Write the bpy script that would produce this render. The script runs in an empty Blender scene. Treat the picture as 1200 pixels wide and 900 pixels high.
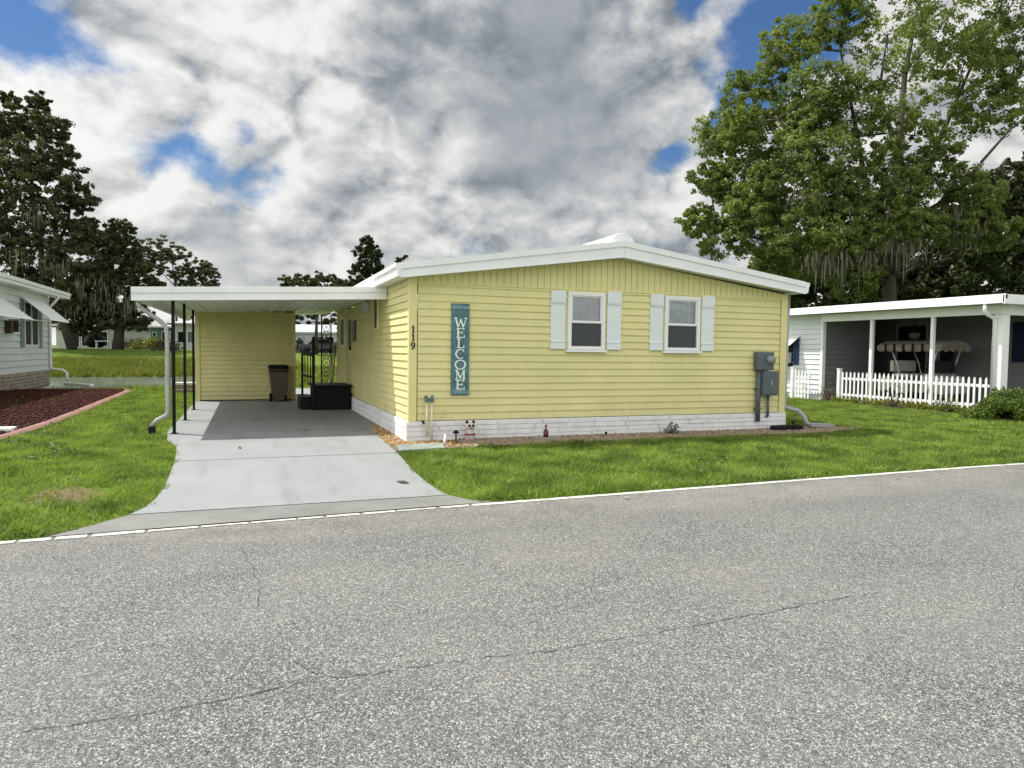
import bpy, math, random
import numpy as np
from mathutils import Vector, Matrix
random.seed(7); rng = np.random.default_rng(11)
C = bpy.context.scene
COL = C.collection
# ------------------------------------------------------------ camera
CAM = Vector((-2.3889, -10.88, 1.4536)); F = 827.2
yaw, pitch, roll = -0.361, -0.0473, 0.0121
fw = Vector((-math.sin(yaw)*math.cos(pitch), math.cos(yaw)*math.cos(pitch), math.sin(pitch)))
r0 = Vector((math.cos(yaw), math.sin(yaw), 0)); u0 = r0.cross(fw)
rt = r0*math.cos(roll) + u0*math.sin(roll); up = -r0*math.sin(roll) + u0*math.cos(roll)
cd = bpy.data.cameras.new('camera'); cam = bpy.data.objects.new('camera', cd); COL.objects.link(cam)
cd.sensor_width = 36; cd.lens = F/1200*36; cd.clip_start = .05; cd.clip_end = 3000
m = Matrix((rt, up, -fw)).transposed().to_4x4(); m.translation = CAM; cam.matrix_world = m
C.camera = cam
def at(px, py, depth):            # a point in the place seen from the street at that distance
    return CAM + (fw + rt*((px-600)/F) - up*((py-450)/F))*depth
def dirp(px, py): return (at(px, py, 1)-CAM).normalized()
C.cycles.max_bounces = 8; C.cycles.diffuse_bounces = 6; C.cycles.glossy_bounces = 2; C.cycles.transmission_bounces = 3; C.cycles.transparent_max_bounces = 6
# ------------------------------------------------------------ exposure, sun
C.view_settings.view_transform = 'Standard'; C.view_settings.look = 'None'
BACKFILL = 6.5; LEFTFILL = 13.0
C.view_settings.exposure = 0.28; C.view_settings.gamma = 1; C.view_settings.use_curve_mapping = False
SUN = Vector((-.47, .37, 1)).normalized()
sl = bpy.data.lights.new('sun', 'SUN'); sl.energy = 5.0; sl.angle = math.radians(.53); sl.color = (1, .955, .88)
so = bpy.data.objects.new('sun', sl); COL.objects.link(so); so.location = (-20, 15, 40)
so.rotation_euler = SUN.to_track_quat('Z', 'Y').to_euler()
# ------------------------------------------------------------ node helpers
class N:
    def __init__(s, tree): s.t = tree; s.n = tree.nodes; s.l = tree.links
    def add(s, typ, **k):
        x = s.n.new(typ)
        for a, b in k.items(): setattr(x, a, b)
        return x
    def set(s, sock, v):
        if isinstance(v, bpy.types.NodeSocket): s.l.new(v, sock)
        else: sock.default_value = v
    def math(s, op, a, b=0.0, c=0.0, clamp=False):
        x = s.add('ShaderNodeMath', operation=op, use_clamp=clamp)
        s.set(x.inputs[0], a); s.set(x.inputs[1], b); s.set(x.inputs[2], c); return x.outputs[0]
    def vm(s, op, a, b=(0, 0, 0)):
        x = s.add('ShaderNodeVectorMath', operation=op); s.set(x.inputs[0], a); s.set(x.inputs[1], b)
        return x.outputs['Value'] if op in ('DOT_PRODUCT', 'LENGTH', 'DISTANCE') else x.outputs[0]
    def sst(s, v, a, b, lo=0.0, hi=1.0):
        x = s.add('ShaderNodeMapRange', interpolation_type='SMOOTHSTEP')
        for i, q in enumerate((v, a, b, lo, hi)): s.set(x.inputs[i], q)
        return x.outputs[0]
    def noise(s, vec, scale, detail=4, rough=.55, dist=0.0):
        x = s.add('ShaderNodeTexNoise'); s.set(x.inputs['Vector'], vec); x.inputs['Scale'].default_value = scale
        x.inputs['Detail'].default_value = detail; x.inputs['Roughness'].default_value = rough; x.inputs['Distortion'].default_value = dist
        return x.outputs[0]
    def vor(s, vec, scale, feature='F1'):
        x = s.add('ShaderNodeTexVoronoi', feature=feature); s.set(x.inputs['Vector'], vec); x.inputs['Scale'].default_value = scale; return x
    def mix(s, f, a, b, blend='MIX'):
        x = s.add('ShaderNodeMix', data_type='RGBA', blend_type=blend)
        s.set(x.inputs[0], f); s.set(x.inputs[6], a); s.set(x.inputs[7], b); return x.outputs[2]
    def ramp(s, v, stops):
        x = s.add('ShaderNodeValToRGB'); s.set(x.inputs[0], v); e = x.color_ramp.elements
        while len(e) < len(stops): e.new(.5)
        for q, (p, c) in zip(e, stops): q.position = p; q.color = (*c, 1)
        return x.outputs[0]
    def bump(s, h, strength=.3, dist=.01):
        x = s.add('ShaderNodeBump'); s.set(x.inputs['Height'], h); x.inputs['Strength'].default_value = strength; x.inputs['Distance'].default_value = dist
        return x.outputs[0]
    def pos(s): return s.add('ShaderNodeNewGeometry').outputs['Position']
def c4(c): return (*c, 1)
# ------------------------------------------------------------ sky: Nishita with a deck of broken cumulus
W = bpy.data.worlds.new('World'); C.world = W; W.use_nodes = True; W.cycles.sampling_method = 'MANUAL'; W.cycles.sample_map_resolution = 512
w = N(W.node_tree); w.n.clear()
gen = w.add('ShaderNodeTexCoord').outputs['Generated']
d = w.vm('NORMALIZE', gen)
sky = w.add('ShaderNodeTexSky', sky_type='NISHITA', sun_disc=False)
sky.sun_elevation = math.asin(SUN.z); sky.sun_rotation = math.atan2(SUN.x, SUN.y)
sky.air_density = 1.1; sky.dust_density = .6; sky.ozone_density = 1.6
def bumpsum(lst):
    tot = None
    for px, py, r, wt in lst:
        v = dirp(px, py); k = (F/r)**2
        e = w.math('EXPONENT', w.math('MULTIPLY_ADD', w.vm('DOT_PRODUCT', d, tuple(v)), k, -k))
        tot = w.math('MULTIPLY', e, wt) if tot is None else w.math('MULTIPLY_ADD', e, wt, tot)
    return tot
warp = w.vm('MULTIPLY', d, (1, 1, 1.45))
wv = w.add('ShaderNodeTexNoise'); w.l.new(warp, wv.inputs['Vector']); wv.inputs['Scale'].default_value = 6.0; wv.inputs['Detail'].default_value = 1
warp = w.vm('ADD', warp, w.vm('MULTIPLY', w.vm('SUBTRACT', wv.outputs['Color'], (.5, .5, .5)), (.045, .045, .045)))
n1 = w.math('ADD', w.math('MULTIPLY', w.noise(warp, 5.0, 8, .55), .75), w.math('MULTIPLY', w.noise(warp, 16.0, 5, .6), .25))
sd = SUN*.03
def puff(vec):
    x = w.add('ShaderNodeTexNoise', noise_type='RIDGED_MULTIFRACTAL', normalize=True); w.l.new(vec, x.inputs['Vector']); x.inputs['Scale'].default_value = 7.0; x.inputs['Detail'].default_value = 7
    x.inputs['Roughness'].default_value = .62; x.inputs['Lacunarity'].default_value = 2.1; x.inputs['Offset'].default_value = .9; x.inputs['Gain'].default_value = 1.2
    return w.math('SUBTRACT', 1.0, x.outputs[0])
p1 = puff(warp); p2 = puff(w.vm('ADD', warp, (sd.x, sd.y, sd.z*1.7)))
q1 = w.noise(warp, 26, 5, .6); q2 = w.noise(w.vm('ADD', warp, (sd.x*.5, sd.y*.5, sd.z*.85)), 26, 5, .6)
emb = w.math('MULTIPLY_ADD', w.math('SUBTRACT', q1, q2), 1.7, w.math('SUBTRACT', p1, p2))
low = w.noise(warp, 3.6, 4, .5)
holes = bumpsum([(12, 12, 26, -.5), (112, 78, 26, -.36), (165, 180, 34, -.42), (240, 192, 26, -.42), (320, 214, 26, -.48), (60, 40, 30, -.08), (290, 150, 18, -.2),
                 (290, 150, 11, -.36), (788, 178, 15, -.6), (765, 200, 12, -.45), (805, 5, 15, -.45), (940, 45, 30, -.9), (890, 105, 22, -.8), (845, 150, 17, -.6), (985, 10, 30, -.6),
                 (870, 25, 20, -.3), (430, 140, 10, -.25), (760, 30, 9, -.2), (1140, 200, 14, -.3)])
core = bumpsum([(600, 110, 95, .20), (720, 130, 65, .16), (470, 60, 60, .14), (600, 190, 60, .14), (645, 0, 26, .30), (300, 325, 60, .26), (230, 300, 40, .1), (100, 130, 40, .08), (1180, 190, 60, .08),
                (430, 260, 50, .06), (190, 90, 30, .08), (390, 200, 30, .08), (690, 200, 40, .08)])
lite = bumpsum([(260, 60, 90, .10), (250, 270, 100, .08), (560, 275, 110, .07), (210, 60, 35, .10), (330, 50, 30, .10), (190, 240, 36, .12), (290, 245, 36, .12), (690, 232, 32, .10), (840, 70, 24, .14), (440, 160, 30, .08), (700, 70, 22, .14), (1160, 20, 50, .15), (800, 225, 26, .12), (560, 270, 36, .08), (60, 40, 30, .08)])
cov = w.math('ADD', w.math('MULTIPLY_ADD', w.math('SUBTRACT', n1, .5), 2.7, .98), w.math('MULTIPLY', w.math('SUBTRACT', p1, .45), .22))
cov = w.math('ADD', cov, w.math('ADD', holes, core))
alpha = w.sst(cov, .30, .74)
thick = w.math('ADD', w.math('MULTIPLY_ADD', w.math('SUBTRACT', low, .5), 1.0, .5), w.math('SUBTRACT', core, lite))
thick = w.math('ADD', thick, w.math('MULTIPLY', w.math('SUBTRACT', n1, .5), -.7))
lum = w.sst(thick, .25, .84, 6.8, 3.15)
lum = w.math('ADD', lum, w.math('MULTIPLY', w.math('MULTIPLY', emb, w.sst(core, .06, .40, 1.0, .16)), 2.9))
lum = w.math('SMOOTH_MIN', w.math('SMOOTH_MAX', lum, 1.9, 1.2), 6.9, 1.2)
back = Vector((.12, -.95, .22)).normalized()          # added fill glow, unseen behind the street, for front walls and carport
glow = Vector((-1, -.05, .32)).normalized()             # second added glow, unseen on the sun's side, lifts the carport shade
for v_, k_, b_ in ((back, 3.2, BACKFILL), (glow, 3.4, LEFTFILL)):
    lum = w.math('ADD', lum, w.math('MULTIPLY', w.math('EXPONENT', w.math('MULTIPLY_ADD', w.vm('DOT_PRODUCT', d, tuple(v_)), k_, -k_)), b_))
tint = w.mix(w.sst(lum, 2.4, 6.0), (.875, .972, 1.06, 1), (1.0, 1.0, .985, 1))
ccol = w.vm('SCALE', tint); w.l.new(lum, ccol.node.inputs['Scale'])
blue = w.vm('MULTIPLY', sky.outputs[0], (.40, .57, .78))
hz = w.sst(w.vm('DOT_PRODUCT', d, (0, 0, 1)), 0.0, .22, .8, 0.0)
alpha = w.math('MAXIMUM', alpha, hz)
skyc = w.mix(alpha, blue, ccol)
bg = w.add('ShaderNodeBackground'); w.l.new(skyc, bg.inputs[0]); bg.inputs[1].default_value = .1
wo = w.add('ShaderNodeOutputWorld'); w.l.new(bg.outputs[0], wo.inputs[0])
# ------------------------------------------------------------ materials
MATS = {}
def mat(name, col, rough=.6, var=.15, vscale=3.0, bump=0.0, bscale=60.0, col2=None, spec=.5, metal=0.0, streak=0.0):
    if name in MATS: return MATS[name]
    M = bpy.data.materials.new(name); M.use_nodes = True; t = N(M.node_tree); b = t.n['Principled BSDF']
    p = t.pos()
    n = t.noise(p, vscale, 6, .62)
    k = t.sst(n, .25, .75)
    dark = tuple(x*(1-var) for x in col); lite = tuple(min(1, x*(1+var*.6)) for x in (col2 or col))
    cc = t.mix(k, c4(dark), c4(lite))
    if streak:
        sp = t.vm('MULTIPLY', p, (9, 9, .7)); s = t.sst(t.noise(sp, 1.5, 5, .6), .52, .78)
        cc = t.mix(t.math('MULTIPLY', s, streak), cc, c4(tuple(x*.55 for x in col)))
    t.l.new(cc, b.inputs['Base Color']); b.inputs['Roughness'].default_value = rough; b.inputs['Metallic'].default_value = metal
    b.inputs['Specular IOR Level'].default_value = spec
    if bump:
        t.l.new(t.bump(t.noise(p, bscale, 5, .6), bump, .01), b.inputs['Normal'])
    MATS[name] = M; return M
YEL = mat('yellow_siding', (.68, .63, .30), .55, .09, 1.1, .12, 90, streak=.16)
YELT = mat('yellow_trim', (.70, .64, .30), .5, .06, 2, .05, 80)
WHITE = mat('white_metal', (.77, .79, .80), .42, .06, 2.5, .03, 30, streak=.10)
WHITE2 = mat('white_vinyl', (.78, .79, .80), .4, .05, 3)
SHUT = mat('shutter_paint', (.70, .76, .78), .5, .05, 4)
SKIRT = mat('skirt_paint', (.76, .765, .77), .65, .12, 6, .4, 70, streak=.12)
BLACK = mat('black_paint', (.006, .0065, .008), .5, .2, 5, spec=.18)
DULLPIPE = mat('dull_pipe', (.36, .37, .37), .5, .12, 6)
BLACKR = mat('black_rubber', (.008, .0085, .011), .7, .3, 8, spec=.2)
CONC = mat('painted_concrete', (.232, .246, .258), .62, .10, 1.1, .25, 120, streak=0)
CONC2 = mat('bare_concrete', (.165, .168, .163), .8, .2, 1.6, .5, 90)
GREYBOX = mat('grey_enamel', (.085, .105, .12), .42, .12, 5, .03, 40)
PIPE = mat('cream_pipe', (.68, .64, .46), .5, .08, 9)
GREYPIPE = mat('grey_pipe', (.55, .57, .58), .45, .1, 6)
TEAL = mat('teal_board', (.085, .185, .205), .7, .35, 7, .3, 50, streak=.5)
TEALL = mat('weathered_batten', (.16, .29, .33), .7, .3, 9, .3, 50, streak=.5)
LETTER = mat('letter_white', (.78, .83, .80), .6, .06, 12)
WOOD = mat('weathered_wood', (.24, .17, .10), .75, .35, 6, .3, 40)
BROWN = mat('bin_brown', (.095, .075, .045), .5, .2, 5)
PINK = mat('pink_kerb', (.235, .122, .10), .85, .3, 4, .6, 60)
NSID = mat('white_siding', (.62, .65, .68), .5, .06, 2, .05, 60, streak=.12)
NSID2 = mat('porch_siding_shaded', (.15, .16, .165), .55, .1, 2, .05, 60)  # white siding with the porch shade put into its colour
TAN = mat('tan_block', (.36, .31, .25), .85, .3, 3, .5, 40)
NAVY = mat('navy_paint', (.012, .035, .13), .5, .1, 4)
SLATE = mat('slate_paint', (.13, .19, .23), .5, .12, 4)
DARKIN = mat('dark_interior', (.010, .011, .012), .5, .3, 3, spec=.15)
CURT = mat('curtain', (.47, .53, .54), .8, .25, 8)
SCREEN = mat('insect_screen', (.035, .042, .046), .45, .12, 3)
BARK = mat('bark', (.05, .042, .034), .9, .5, 3, .8, 14)
BARK2 = mat('grey_bark', (.06, .052, .043), .9, .45, 2, .8, 10)
DARKR = mat('dark_red_glass', (.09, .008, .012), .15, .2, 8)
PAVER = mat('paver_stone', (.30, .29, .26), .85, .25, 6, .5, 60)
GREENSTONE = mat('mossy_slab', (.22, .26, .23), .85, .3, 3, .5, 70)
CANVAS = mat('canopy_canvas', (.24, .215, .18), .7, .15, 5)
CARTW = mat('cart_body', (.48, .47, .43), .35, .05, 4)
def worn(M, ax, amt):
    t = N(M.node_tree); b = t.n['Principled BSDF']; p = t.pos(); src = b.inputs['Base Color'].links[0].from_socket
    a_ = t.sst(t.noise(t.vm('MULTIPLY', p, ax), 1.0, 5, .65), .5, .72, 0, amt); f_ = t.sst(t.noise(p, 7, 6, .7), .58, .74, 0, amt*.8)
    k = t.math('MAXIMUM', a_, f_); t.l.new(t.mix(k, src, (.12, .118, .108, 1)), b.inputs['Base Color'])
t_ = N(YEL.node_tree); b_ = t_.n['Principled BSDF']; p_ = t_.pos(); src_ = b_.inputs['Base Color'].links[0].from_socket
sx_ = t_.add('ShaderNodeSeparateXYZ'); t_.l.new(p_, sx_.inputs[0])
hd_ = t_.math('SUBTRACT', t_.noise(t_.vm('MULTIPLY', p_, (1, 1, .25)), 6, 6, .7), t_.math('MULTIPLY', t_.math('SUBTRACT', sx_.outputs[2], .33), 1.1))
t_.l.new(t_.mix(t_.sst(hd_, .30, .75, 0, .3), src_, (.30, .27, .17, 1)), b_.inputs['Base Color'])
worn(CONC, (2.4, .45, 1), .42); worn(CONC2, (1.2, 2.5, 1), .5)
def foliage(name, a, b, trans=.35, vs=.6, rough=.5):
    M = bpy.data.materials.new(name); M.use_nodes = True; t = N(M.node_tree); bs = t.n['Principled BSDF']; out = t.n['Material Output']
    p = t.pos(); n = t.noise(p, vs, 4, .6); wn = t.add('ShaderNodeTexWhiteNoise'); 
    g = t.add('ShaderNodeNewGeometry'); t.l.new(g.outputs['Random Per Island'], wn.inputs['Vector'])
    k = t.math('ADD', t.math('MULTIPLY', t.sst(n, .3, .7), .6), t.math('MULTIPLY', g.outputs['Random Per Island'], .4))
    cc = t.mix(k, c4(a), c4(b)); t.l.new(cc, bs.inputs['Base Color']); bs.inputs['Roughness'].default_value = rough; bs.inputs['Specular IOR Level'].default_value = .35
    tr = t.add('ShaderNodeBsdfTranslucent'); t.l.new(t.mix(1.0, cc, (1.25, 1.25, .6, 1), 'MULTIPLY'), tr.inputs[0])
    mx = t.add('ShaderNodeMixShader'); mx.inputs[0].default_value = trans
    t.l.new(bs.outputs[0], mx.inputs[1]); t.l.new(tr.outputs[0], mx.inputs[2]); t.l.new(mx.outputs[0], out.inputs[0])
    return M
LEAFR = foliage('leaf_broad', (.055, .092, .022), (.225, .28, .080), .42, .4)
LEAFD = foliage('leaf_dark', (.032, .042, .018), (.115, .12, .06), .3, .3)
LEAFB = foliage('leaf_shade', (.018, .03, .010), (.06, .075, .025), .25, .3)
LEAFP = foliage('leaf_pine', (.04, .06, .022), (.085, .105, .04), .25, .3)
LEAFH = foliage('leaf_hedge', (.045, .085, .012), (.13, .19, .035), .3, 5)
LEAFY = foliage('leaf_yellow', (.12, .15, .02), (.22, .22, .04), .35, 3)
MOSS = foliage('spanish_moss', (.10, .10, .075), (.22, .215, .165), .3, .8, .9)
DEADL = foliage('dead_twigs', (.10, .08, .05), (.2, .17, .1), .1, 5, .9)
GRASS = foliage('grass_blade', (.03, .07, .009), (.30, .40, .085), .42, 1.8, .7)
REED = foliage('reed_blade', (.085, .125, .014), (.19, .21, .03), .3, .35, .6)
def glass_mat():
    M = bpy.data.materials.new('window_glass'); M.use_nodes = True; t = N(M.node_tree); t.n.remove(t.n['Principled BSDF'])
    gl = t.add('ShaderNodeBsdfGlossy'); gl.inputs['Roughness'].default_value = .03
    t.l.new(t.bump(t.noise(t.pos(), 2.2, 2), .25, .02), gl.inputs['Normal'])
    tr = t.add('ShaderNodeBsdfTransparent'); tr.inputs[0].default_value = (.82, .88, .88, 1)
    fr = t.add('ShaderNodeFresnel'); fr.inputs[0].default_value = 1.6
    mx = t.add('ShaderNodeMixShader'); t.l.new(t.math('MULTIPLY_ADD', fr.outputs[0], 1.0, .08), mx.inputs[0])
    t.l.new(tr.outputs[0], mx.inputs[1]); t.l.new(gl.outputs[0], mx.inputs[2]); t.l.new(mx.outputs[0], t.n['Material Output'].inputs[0]); return M
GLASS = glass_mat()
def asphalt():
    M = bpy.data.materials.new('worn_asphalt'); M.use_nodes = True; t = N(M.node_tree); b = t.n['Principled BSDF']; p = t.pos()
    v = t.vor(p, 175); vb = t.vor(p, 92)
    sep = t.add('ShaderNodeSeparateColor'); t.l.new(v.outputs['Color'], sep.inputs[0])
    sepb = t.add('ShaderNodeSeparateColor'); t.l.new(vb.outputs['Color'], sepb.inputs[0])
    k = t.math('ADD', t.math('MULTIPLY', sep.outputs[0], .6), t.math('MULTIPLY', sepb.outputs[1], .4))
    stone = t.ramp(k, [(.12, (.026, .027, .026)), (.42, (.098, .10, .098)), (.67, (.20, .203, .197)), (.93, (.53, .535, .52))])
    binder = t.sst(v.outputs['Distance'], .45, .75)
    cc = t.mix(t.math('MULTIPLY', binder, .6), stone, (.06, .06, .058, 1))
    big = t.noise(p, .55, 5, .6); cc = t.mix(t.sst(big, .35, .7, 0, .28), cc, (.245, .24, .23, 1))
    st = t.noise(t.vm('MULTIPLY', p, (.25, 1.6, 1)), .9, 4); cc = t.mix(t.sst(st, .52, .72, 0, .16), cc, (.06, .06, .06, 1))
    sx = t.add('ShaderNodeSeparateXYZ'); t.l.new(p, sx.inputs[0])
    sand = t.math('MULTIPLY', t.sst(sx.outputs[1], -5.3, -4.4, 0, .28), t.sst(t.noise(p, 3, 5, .65), .35, .65)); cc = t.mix(sand, cc, (.30, .275, .225, 1))
    lane = t.noise(t.vm('MULTIPLY', p, (.02, 1.0, 1)), 1.3, 3); cc = t.mix(t.sst(lane, .45, .65, 0, .22), cc, (.115, .115, .115, 1))
    t.l.new(cc, b.inputs['Base Color']); b.inputs['Roughness'].default_value = .75; b.inputs['Specular IOR Level'].default_value = .3
    t.l.new(t.bump(t.math('SUBTRACT', 1.0, v.outputs['Distance']), .55, .006), b.inputs['Normal']); return M
ASPH = asphalt()
def ground_mat():
    M = bpy.data.materials.new('lawn_ground'); M.use_nodes = True; t = N(M.node_tree); b = t.n['Principled BSDF']; p = t.pos()
    n = t.noise(p, 1.1, 6, .65); n2 = t.noise(p, 26, 4, .7); n3 = t.noise(t.vm('MULTIPLY', p, (.12, .5, 1)), .6, 5, .65)
    cc = t.mix(t.sst(n, .3, .7), (.05, .10, .010, 1), (.10, .17, .018, 1))
    cc = t.mix(t.sst(n2, .5, .75, 0, .55), cc, (.03, .05, .008, 1))
    sx = t.add('ShaderNodeSeparateXYZ'); t.l.new(p, sx.inputs[0])
    far = t.sst(sx.outputs[1], 15., 40.)
    cc = t.mix(t.math('MULTIPLY', far, t.sst(n3, .45, .62, 0, .75)), cc, (.15, .17, .022, 1))
    dd = t.vm('DISTANCE', p, (-4.1, -2.75, -.03)); dd = t.math('ADD', dd, t.math('MULTIPLY', t.noise(p, 5, 4), .5))
    cc = t.mix(t.sst(dd, .42, .75, .8, 0), cc, (.17, .12, .075, 1))
    t.l.new(cc, b.inputs['Base Color']); b.inputs['Roughness'].default_value = .9; b.inputs['Specular IOR Level'].default_value = .15
    t.l.new(t.bump(n2, .8, .03), b.inputs['Normal']); return M
GROUND = ground_mat()
def pebble_mat(name, cols):
    M = bpy.data.materials.new(name); M.use_nodes = True; t = N(M.node_tree); b = t.n['Principled BSDF']
    g = t.add('ShaderNodeNewGeometry'); n = len(cols)
    t.l.new(t.ramp(g.outputs['Random Per Island'], [(i/(n-1), c) for i, c in enumerate(cols)]), b.inputs['Base Color']); b.inputs['Roughness'].default_value = .8; b.inputs['Specular IOR Level'].default_value = .12; return M
PEB = pebble_mat('river_pebbles', [(.10, .075, .055), (.34, .25, .17), (.22, .15, .10), (.45, .37, .28), (.15, .13, .11), (.38, .30, .20)])
PEBO = pebble_mat('tan_pebbles', [(.45, .26, .10), (.52, .36, .18), (.38, .20, .07), (.55, .42, .25)])
CHIP = pebble_mat('mulch_chips', [(.014, .005, .003), (.065, .014, .009), (.03, .009, .006), (.095, .022, .013)])
BEDM = mat('bed_soil', (.16, .12, .085), .9, .4, 14, .8, 60)
MULB = mat('mulch_base', (.018, .006, .005), .95, .4, 14, .8, 60)
def water_mat():
    M = bpy.data.materials.new('pond_water'); M.use_nodes = True; t = N(M.node_tree); b = t.n['Principled BSDF']; p = t.pos()
    b.inputs['Base Color'].default_value = (.12, .14, .14, 1); b.inputs['Roughness'].default_value = .13; b.inputs['Specular IOR Level'].default_value = .8
    t.l.new(t.bump(t.noise(t.vm('MULTIPLY', p, (.5, 1.5, 1)), 1.2, 2), .18, .12), b.inputs['Normal']); return M
WATER = water_mat()
# ------------------------------------------------------------ mesh helpers
class MB:
    def __init__(s): s.v = []; s.f = []
    def poly(s, pts): i = len(s.v); s.v += [tuple(p) for p in pts]; s.f.append(list(range(i, i+len(pts)))); return s
    def box(s, x0, x1, y0, y1, z0, z1):
        s.hex([(x0, y0, z0), (x1, y0, z0), (x1, y1, z0), (x0, y1, z0), (x0, y0, z1), (x1, y0, z1), (x1, y1, z1), (x0, y1, z1)]); return s
    def hex(s, p):
        i = len(s.v); s.v += [tuple(q) for q in p]
        s.f += [[i+a for a in q] for q in ((3, 2, 1, 0), (4, 5, 6, 7), (0, 1, 5, 4), (1, 2, 6, 5), (2, 3, 7, 6), (3, 0, 4, 7))]; return s
    def bar(s, a, b, wx, wz, upv=(0, 0, 1)):
        a = Vector(a); b = Vector(b); d = (b-a).normalized(); x = d.cross(Vector(upv))
        if x.length < 1e-4: x = d.cross(Vector((1, 0, 0)))
        x.normalize(); z = x.cross(d); x *= wx/2; z *= wz/2
        s.hex([a-x-z, a+x-z, b+x-z, b-x-z, a-x+z, a+x+z, b+x+z, b-x+z]); return s
    def prism(s, pts, vec):
        vec = Vector(vec); n = len(pts); i = len(s.v); P = [Vector(p) for p in pts]
        s.v += [tuple(p) for p in P] + [tuple(p+vec) for p in P]
        s.f.append(list(range(i+n-1, i-1, -1))); s.f.append(list(range(i+n, i+2*n)))
        for k in range(n): j = (k+1) % n; s.f.append([i+k, i+j, i+n+j, i+n+k])
        return s
    def tube(s, pts, rad, n=8, cap=True):
        P = [Vector(p) for p in pts]; R = rad if isinstance(rad, (list, tuple)) else [rad]*len(P); base = len(s.v); prev = None
        for k, p in enumerate(P):
            d = (P[min(k+1, len(P)-1)]-P[max(k-1, 0)]).normalized()
            x = d.cross(Vector((0, 0, 1))) if prev is None else prev - d*prev.dot(d)
            if x.length < 1e-4: x = d.cross(Vector((1, 0, 0)))
            x.normalize(); prev = x; y = d.cross(x)
            for a in range(n): t = 2*math.pi*a/n; s.v.append(tuple(p+(x*math.cos(t)+y*math.sin(t))*R[k]))
        for k in range(len(P)-1):
            for a in range(n):
                b = (a+1) % n; s.f.append([base+k*n+a, base+k*n+b, base+(k+1)*n+b, base+(k+1)*n+a])
        if cap: s.f.append([base+a for a in range(n-1, -1, -1)]); s.f.append([base+(len(P)-1)*n+a for a in range(n)])
        return s
    def lathe(s, c, prof, n=16, axis='z'):
        c = Vector(c); base = len(s.v)
        for r, h in prof:
            for a in range(n):
                t = 2*math.pi*a/n; q = (r*math.cos(t), r*math.sin(t), h)
                if axis == 'y': q = (q[0], -q[2], q[1])
                if axis == 'x': q = (q[2], q[0], q[1])
                s.v.append(tuple(c+Vector(q)))
        for k in range(len(prof)-1):
            for a in range(n):
                b = (a+1) % n; s.f.append([base+k*n+a, base+k*n+b, base+(k+1)*n+b, base+(k+1)*n+a])
        s.f.append([base+a for a in range(n-1, -1, -1)]); s.f.append([base+(len(prof)-1)*n+a for a in range(n)])
        return s
    def ball(s, c, rx, ry=None, rz=None, n=10):
        ry = ry or rx; rz = rz or rx; b0 = len(s.v); m_ = n//2+1
        s.lathe((0, 0, 0), [(max(1e-3, math.sin(math.pi*k/m_)), -math.cos(math.pi*k/m_)) for k in range(m_+1)], n)
        for i in range(b0, len(s.v)): v = s.v[i]; s.v[i] = (c[0]+v[0]*rx, c[1]+v[1]*ry, c[2]+v[2]*rz)
        return s
    def build(s, name, material, parent=None, smooth=False, bevel=0.0):
        o = mkobj(name, s.v, s.f, material, parent, smooth)
        if bevel:
            q = o.modifiers.new('bevel', 'BEVEL'); q.width = bevel; q.segments = 2; q.limit_method = 'ANGLE'
        return o
def root_of(p):
    l = Vector((0, 0, 0))
    while p is not None: l = l + p.location; p = p.parent
    return l
def mkobj(name, v, f, material, parent=None, smooth=False):
    off = root_of(parent)
    me = bpy.data.meshes.new(name)
    if isinstance(v, np.ndarray):
        v = v - np.array(off); k = f.shape[1]
        me.vertices.add(len(v)); me.vertices.foreach_set('co', v.astype(np.float32).ravel())
        me.loops.add(f.size); me.loops.foreach_set('vertex_index', f.astype(np.int32).ravel())
        me.polygons.add(len(f)); me.polygons.foreach_set('loop_start', np.arange(0, f.size, k, dtype=np.int32))
        me.update(calc_edges=True)
    else:
        me.from_pydata([tuple(Vector(q)-off) for q in v], [], f)
        import bmesh
        bm = bmesh.new(); bm.from_mesh(me); bmesh.ops.recalc_face_normals(bm, faces=bm.faces); bm.to_mesh(me); bm.free()
    if smooth: me.polygons.foreach_set('use_smooth', [True]*len(me.polygons))
    me.materials.append(material)
    o = bpy.data.objects.new(name, me); COL.objects.link(o)
    if parent is not None: o.parent = parent
    return o
def tag(o, label=None, cat=None, group=None, kind=None):
    if label: o['label'] = label
    if cat: o['category'] = cat
    if group: o['group'] = group
    if kind: o['kind'] = kind
    return o
def thing(name, loc, label, cat, group=None):
    o = bpy.data.objects.new(name, None); COL.objects.link(o); o.location = loc; o.empty_display_size = .2
    return tag(o, label, cat, group)
def sm(x, a, b): t = np.clip((np.asarray(x, float)-a)/(b-a), 0, 1); return t*t*(3-2*t)
def edge_y(x): return -4.16 + .03*np.clip(np.asarray(x, float)+1.0, -30, 8) - .018*np.clip(-np.asarray(x, float)-1, 0, 8)
def gz(x, y):                      # height of the ground
    x = np.asarray(x, float); y = np.asarray(y, float)
    e = y-edge_y(x); z = -.118 + .060*sm(e, .0, .09)*(1-sm(x, -4.15, -3.8)*(1-sm(x, -.25, .1))*(1-sm(e, .5, 3.2))) + .058*sm(e, 0, 3.2)
    pond = (1-sm(x, -3.5, 0.0))
    z = z - pond*(.95*sm(y, 14, 30)) + pond*1.15*sm(y, 38.5, 49) - (1-pond)*.1*sm(y, 12, 20)
    z = z + (.95-pond*.0)*sm(y, 46, 66) + (1-pond)*.1*sm(y, 30, 45)
    return z
def gh(x, y): return float(gz(x, y))
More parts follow.
